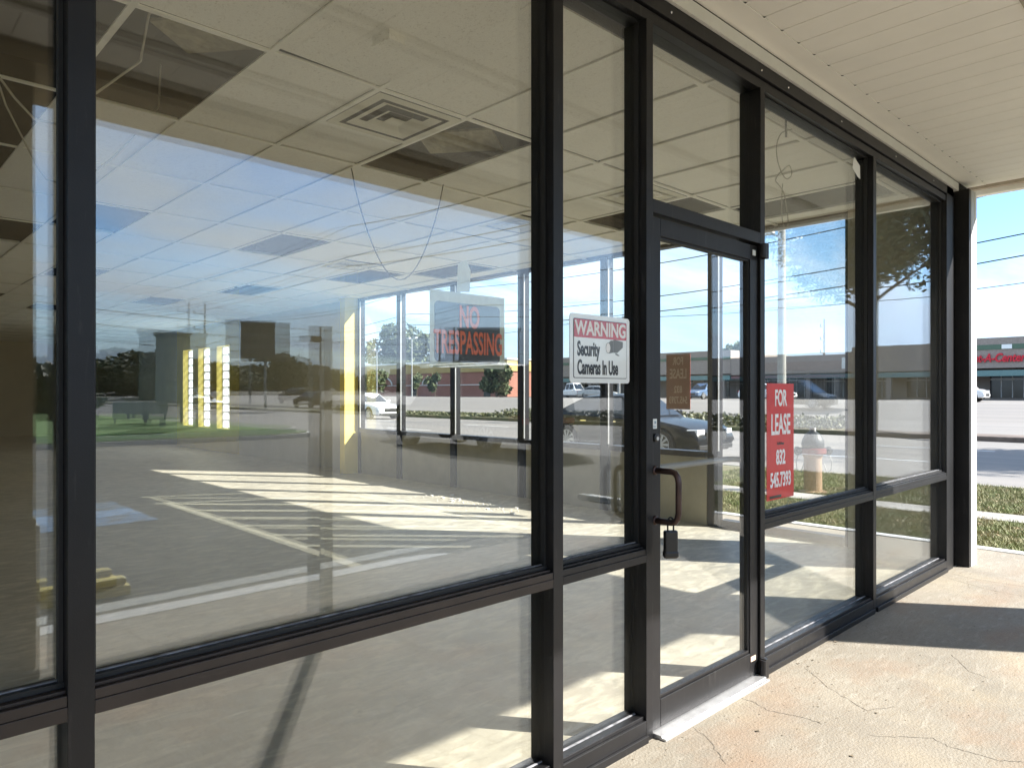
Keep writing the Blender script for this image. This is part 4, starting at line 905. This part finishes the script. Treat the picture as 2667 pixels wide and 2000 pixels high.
# power lines
def sag(p, q, s, n=14):
    p = Vector(p); q = Vector(q); return [p.lerp(q, t)-Vector((0, 0, s*4*t*(1-t))) for t in np.linspace(0, 1, n)]
for (x, z0_, s, lab) in ((31, 15.0, 1., 'power line over the median, upper'), (31, 12.6, 1., 'power line over the median, middle'), (31, 11.8, 1.1, 'twin of the middle line over the median'), (44, 12.0, 1.2, 'power line beyond the far road, upper'), (44, 9.6, 1.2, 'power line beyond the far road, middle'), (44, 8.5, 1.2, 'power line beyond the far road, lower'), (76, 11.5, 1., 'power line in front of the shops')):
    b = MB(); r = .012 if x < 20 else .03 if x < 40 else .035
    for y in range(-160, 280, 55): b.tube(sag((x, y, z0_), (x, y+55, z0_), s), r, 5)
    o = b.build('power_line', wire_m); tag(o, 'black '+lab, 'cable')
b = MB()
for k, z in enumerate((9.0, 7.7, 6.3)):
    for x in range(-90, 160, 50): b.tube(sag((x, -66-.1*x, z), (x+50, -66-.1*(x+50), z), .9), .03, 5)
o = b.build('power_line', wire_m); tag(o, 'black set of three power lines reflected above the lawn', 'cable')
def polesign(name, loc, rz, w_, h0, h1, label, face, legs=True):
    e = empty(name, loc, rz, label, 'sign')
    MB().box((-w_/2, -.2, h0), (w_/2, .2, h1)).build('cabinet', face, e, bevel=.03)
    MB().box((-w_/2-.08, -.24, h1), (w_/2+.08, .24, h1+.12)).build('cap', steel, e)
    if legs: MB().box((-w_*.42, -.12, 0), (-w_*.30, .12, h0)).build('leg', steel, e); MB().box((w_*.30, -.12, 0), (w_*.42, .12, h0)).build('leg', steel, e)
    else: MB().tube([(0, 0, 0), (0, 0, h0)], .12, 10).build('leg', steel, e)
    for k in (1, 2): MB().box((-w_*.46, .201, h0+(h1-h0)*k/3), (w_*.46, .212, h0+(h1-h0)*k/3+.05)).build('divider', steel, e)
    return e
dark_face = mat('dark_sign_face', (.07, .06, .045), rough=.5, var=.3, scale=2); grey_face = mat('grey_sign_face', (.34, .35, .34), rough=.6)
# placed by reading the mirror image: see sizes in metres
polesign('pylon_sign', (9.67, -26.4, 0), R(20), 1.7, .9, 3.5, 'grey pylon sign on the lawn, reflected beside the block windows', grey_face)
polesign('pylon_sign', (26.6, -55.9, 0), R(24), 3.9, 3.9, 7.1, 'dark framed pylon sign reflected over the road', dark_face, False)
polesign('pylon_sign', (26.4, -27.6, 0), R(42), 3.3, 3.0, 4.8, 'dark sign cabinet reflected behind the NO TRESPASSING sign', dark_face, False)
for (x, y, lab) in ((9.3, -30.9, 'low white real estate board on the lawn, left one'), (9.9, -29.0, 'low white real estate board on the lawn, right one')):
    e = empty('yard_sign', (x, y, 0), R(8), lab, 'sign'); MB().box((-.75, -.03, .3), (.75, .03, 1.0)).build('board', mat('yard_board', (.45, .44, .44)), e); MB().box((-.7, -.04, 0), (-.62, .04, .3)).box((.62, -.04, 0), (.7, .04, .3)).build('leg', steel, e)
# small debris on the floor
b = MB()
for k in range(140):
    x, y = 5.85+rng.normal()*.16, 5.1+rng.normal()*.55; s = rng.uniform(.006, .022)*(1+2*(rng.uniform() > .93)); t = rng.uniform(.4, 1); b.quad((x, y, s*.2), (x+s, y+s*t*.3, s*.5), (x+s*.8, y+s, s*.3), (x-s*.3, y+s*.7, s*.45)).box((x, y, 0), (x+s*.7, y+s*t, s*.3))
o = b.build('plaster_debris', white_trim); tag(o, 'scatter of broken white plaster bits in the sun patch', 'debris', kind='stuff')

b = MB()
for k in range(420):
    x = rng.uniform(1.6, 6.4); y = -abs(rng.normal())*.35-.02 if k % 3 else rng.uniform(-1.4, -.02); q = rng.uniform(.0015, .005)*(1+1.5*(rng.uniform() > .95)); a = rng.uniform(0, 3.1)
    b.quad(*[(x+q*math.cos(a+t)*rng.uniform(.6, 1.6), y+q*math.sin(a+t), .0018+q*.3*(i % 2)) for i, t in enumerate((0, 1.6, 3.1, 4.7))])
tag(b.build('grit', mat('grit_bits', (.20, .16, .11), rough=.9, var=.5, scale=30)), 'fine grit and leaf crumbs scattered along the foot of the storefront', 'grit', kind='stuff')

b = MB()
for k in range(2600):
    x = rng.uniform(7.6, 12.8); y = rng.uniform(-3, 4); 
    if 9.38 < x < 9.97 and k % 6: continue
    q = rng.uniform(.008, .022); a = rng.uniform(0, 6.28); z = rng.uniform(-.03, .012) if not 9.38 < x < 9.97 else -.012; u = Vector((math.cos(a), math.sin(a), rng.uniform(-.5, .5)))*q; v = Vector((-math.sin(a), math.cos(a), rng.uniform(-.4, .4)))*q*.45; c = Vector((x, y, z))
    b.quad(c-u, c-v, c+u, c+v)
tag(b.build('leaf_litter', mat('dry_leaves', (.26, .16, .08), rough=.9, col2=(.38, .30, .18), scale=20)), 'dry brown leaves scattered through the grass verge', 'leaf litter', kind='stuff')
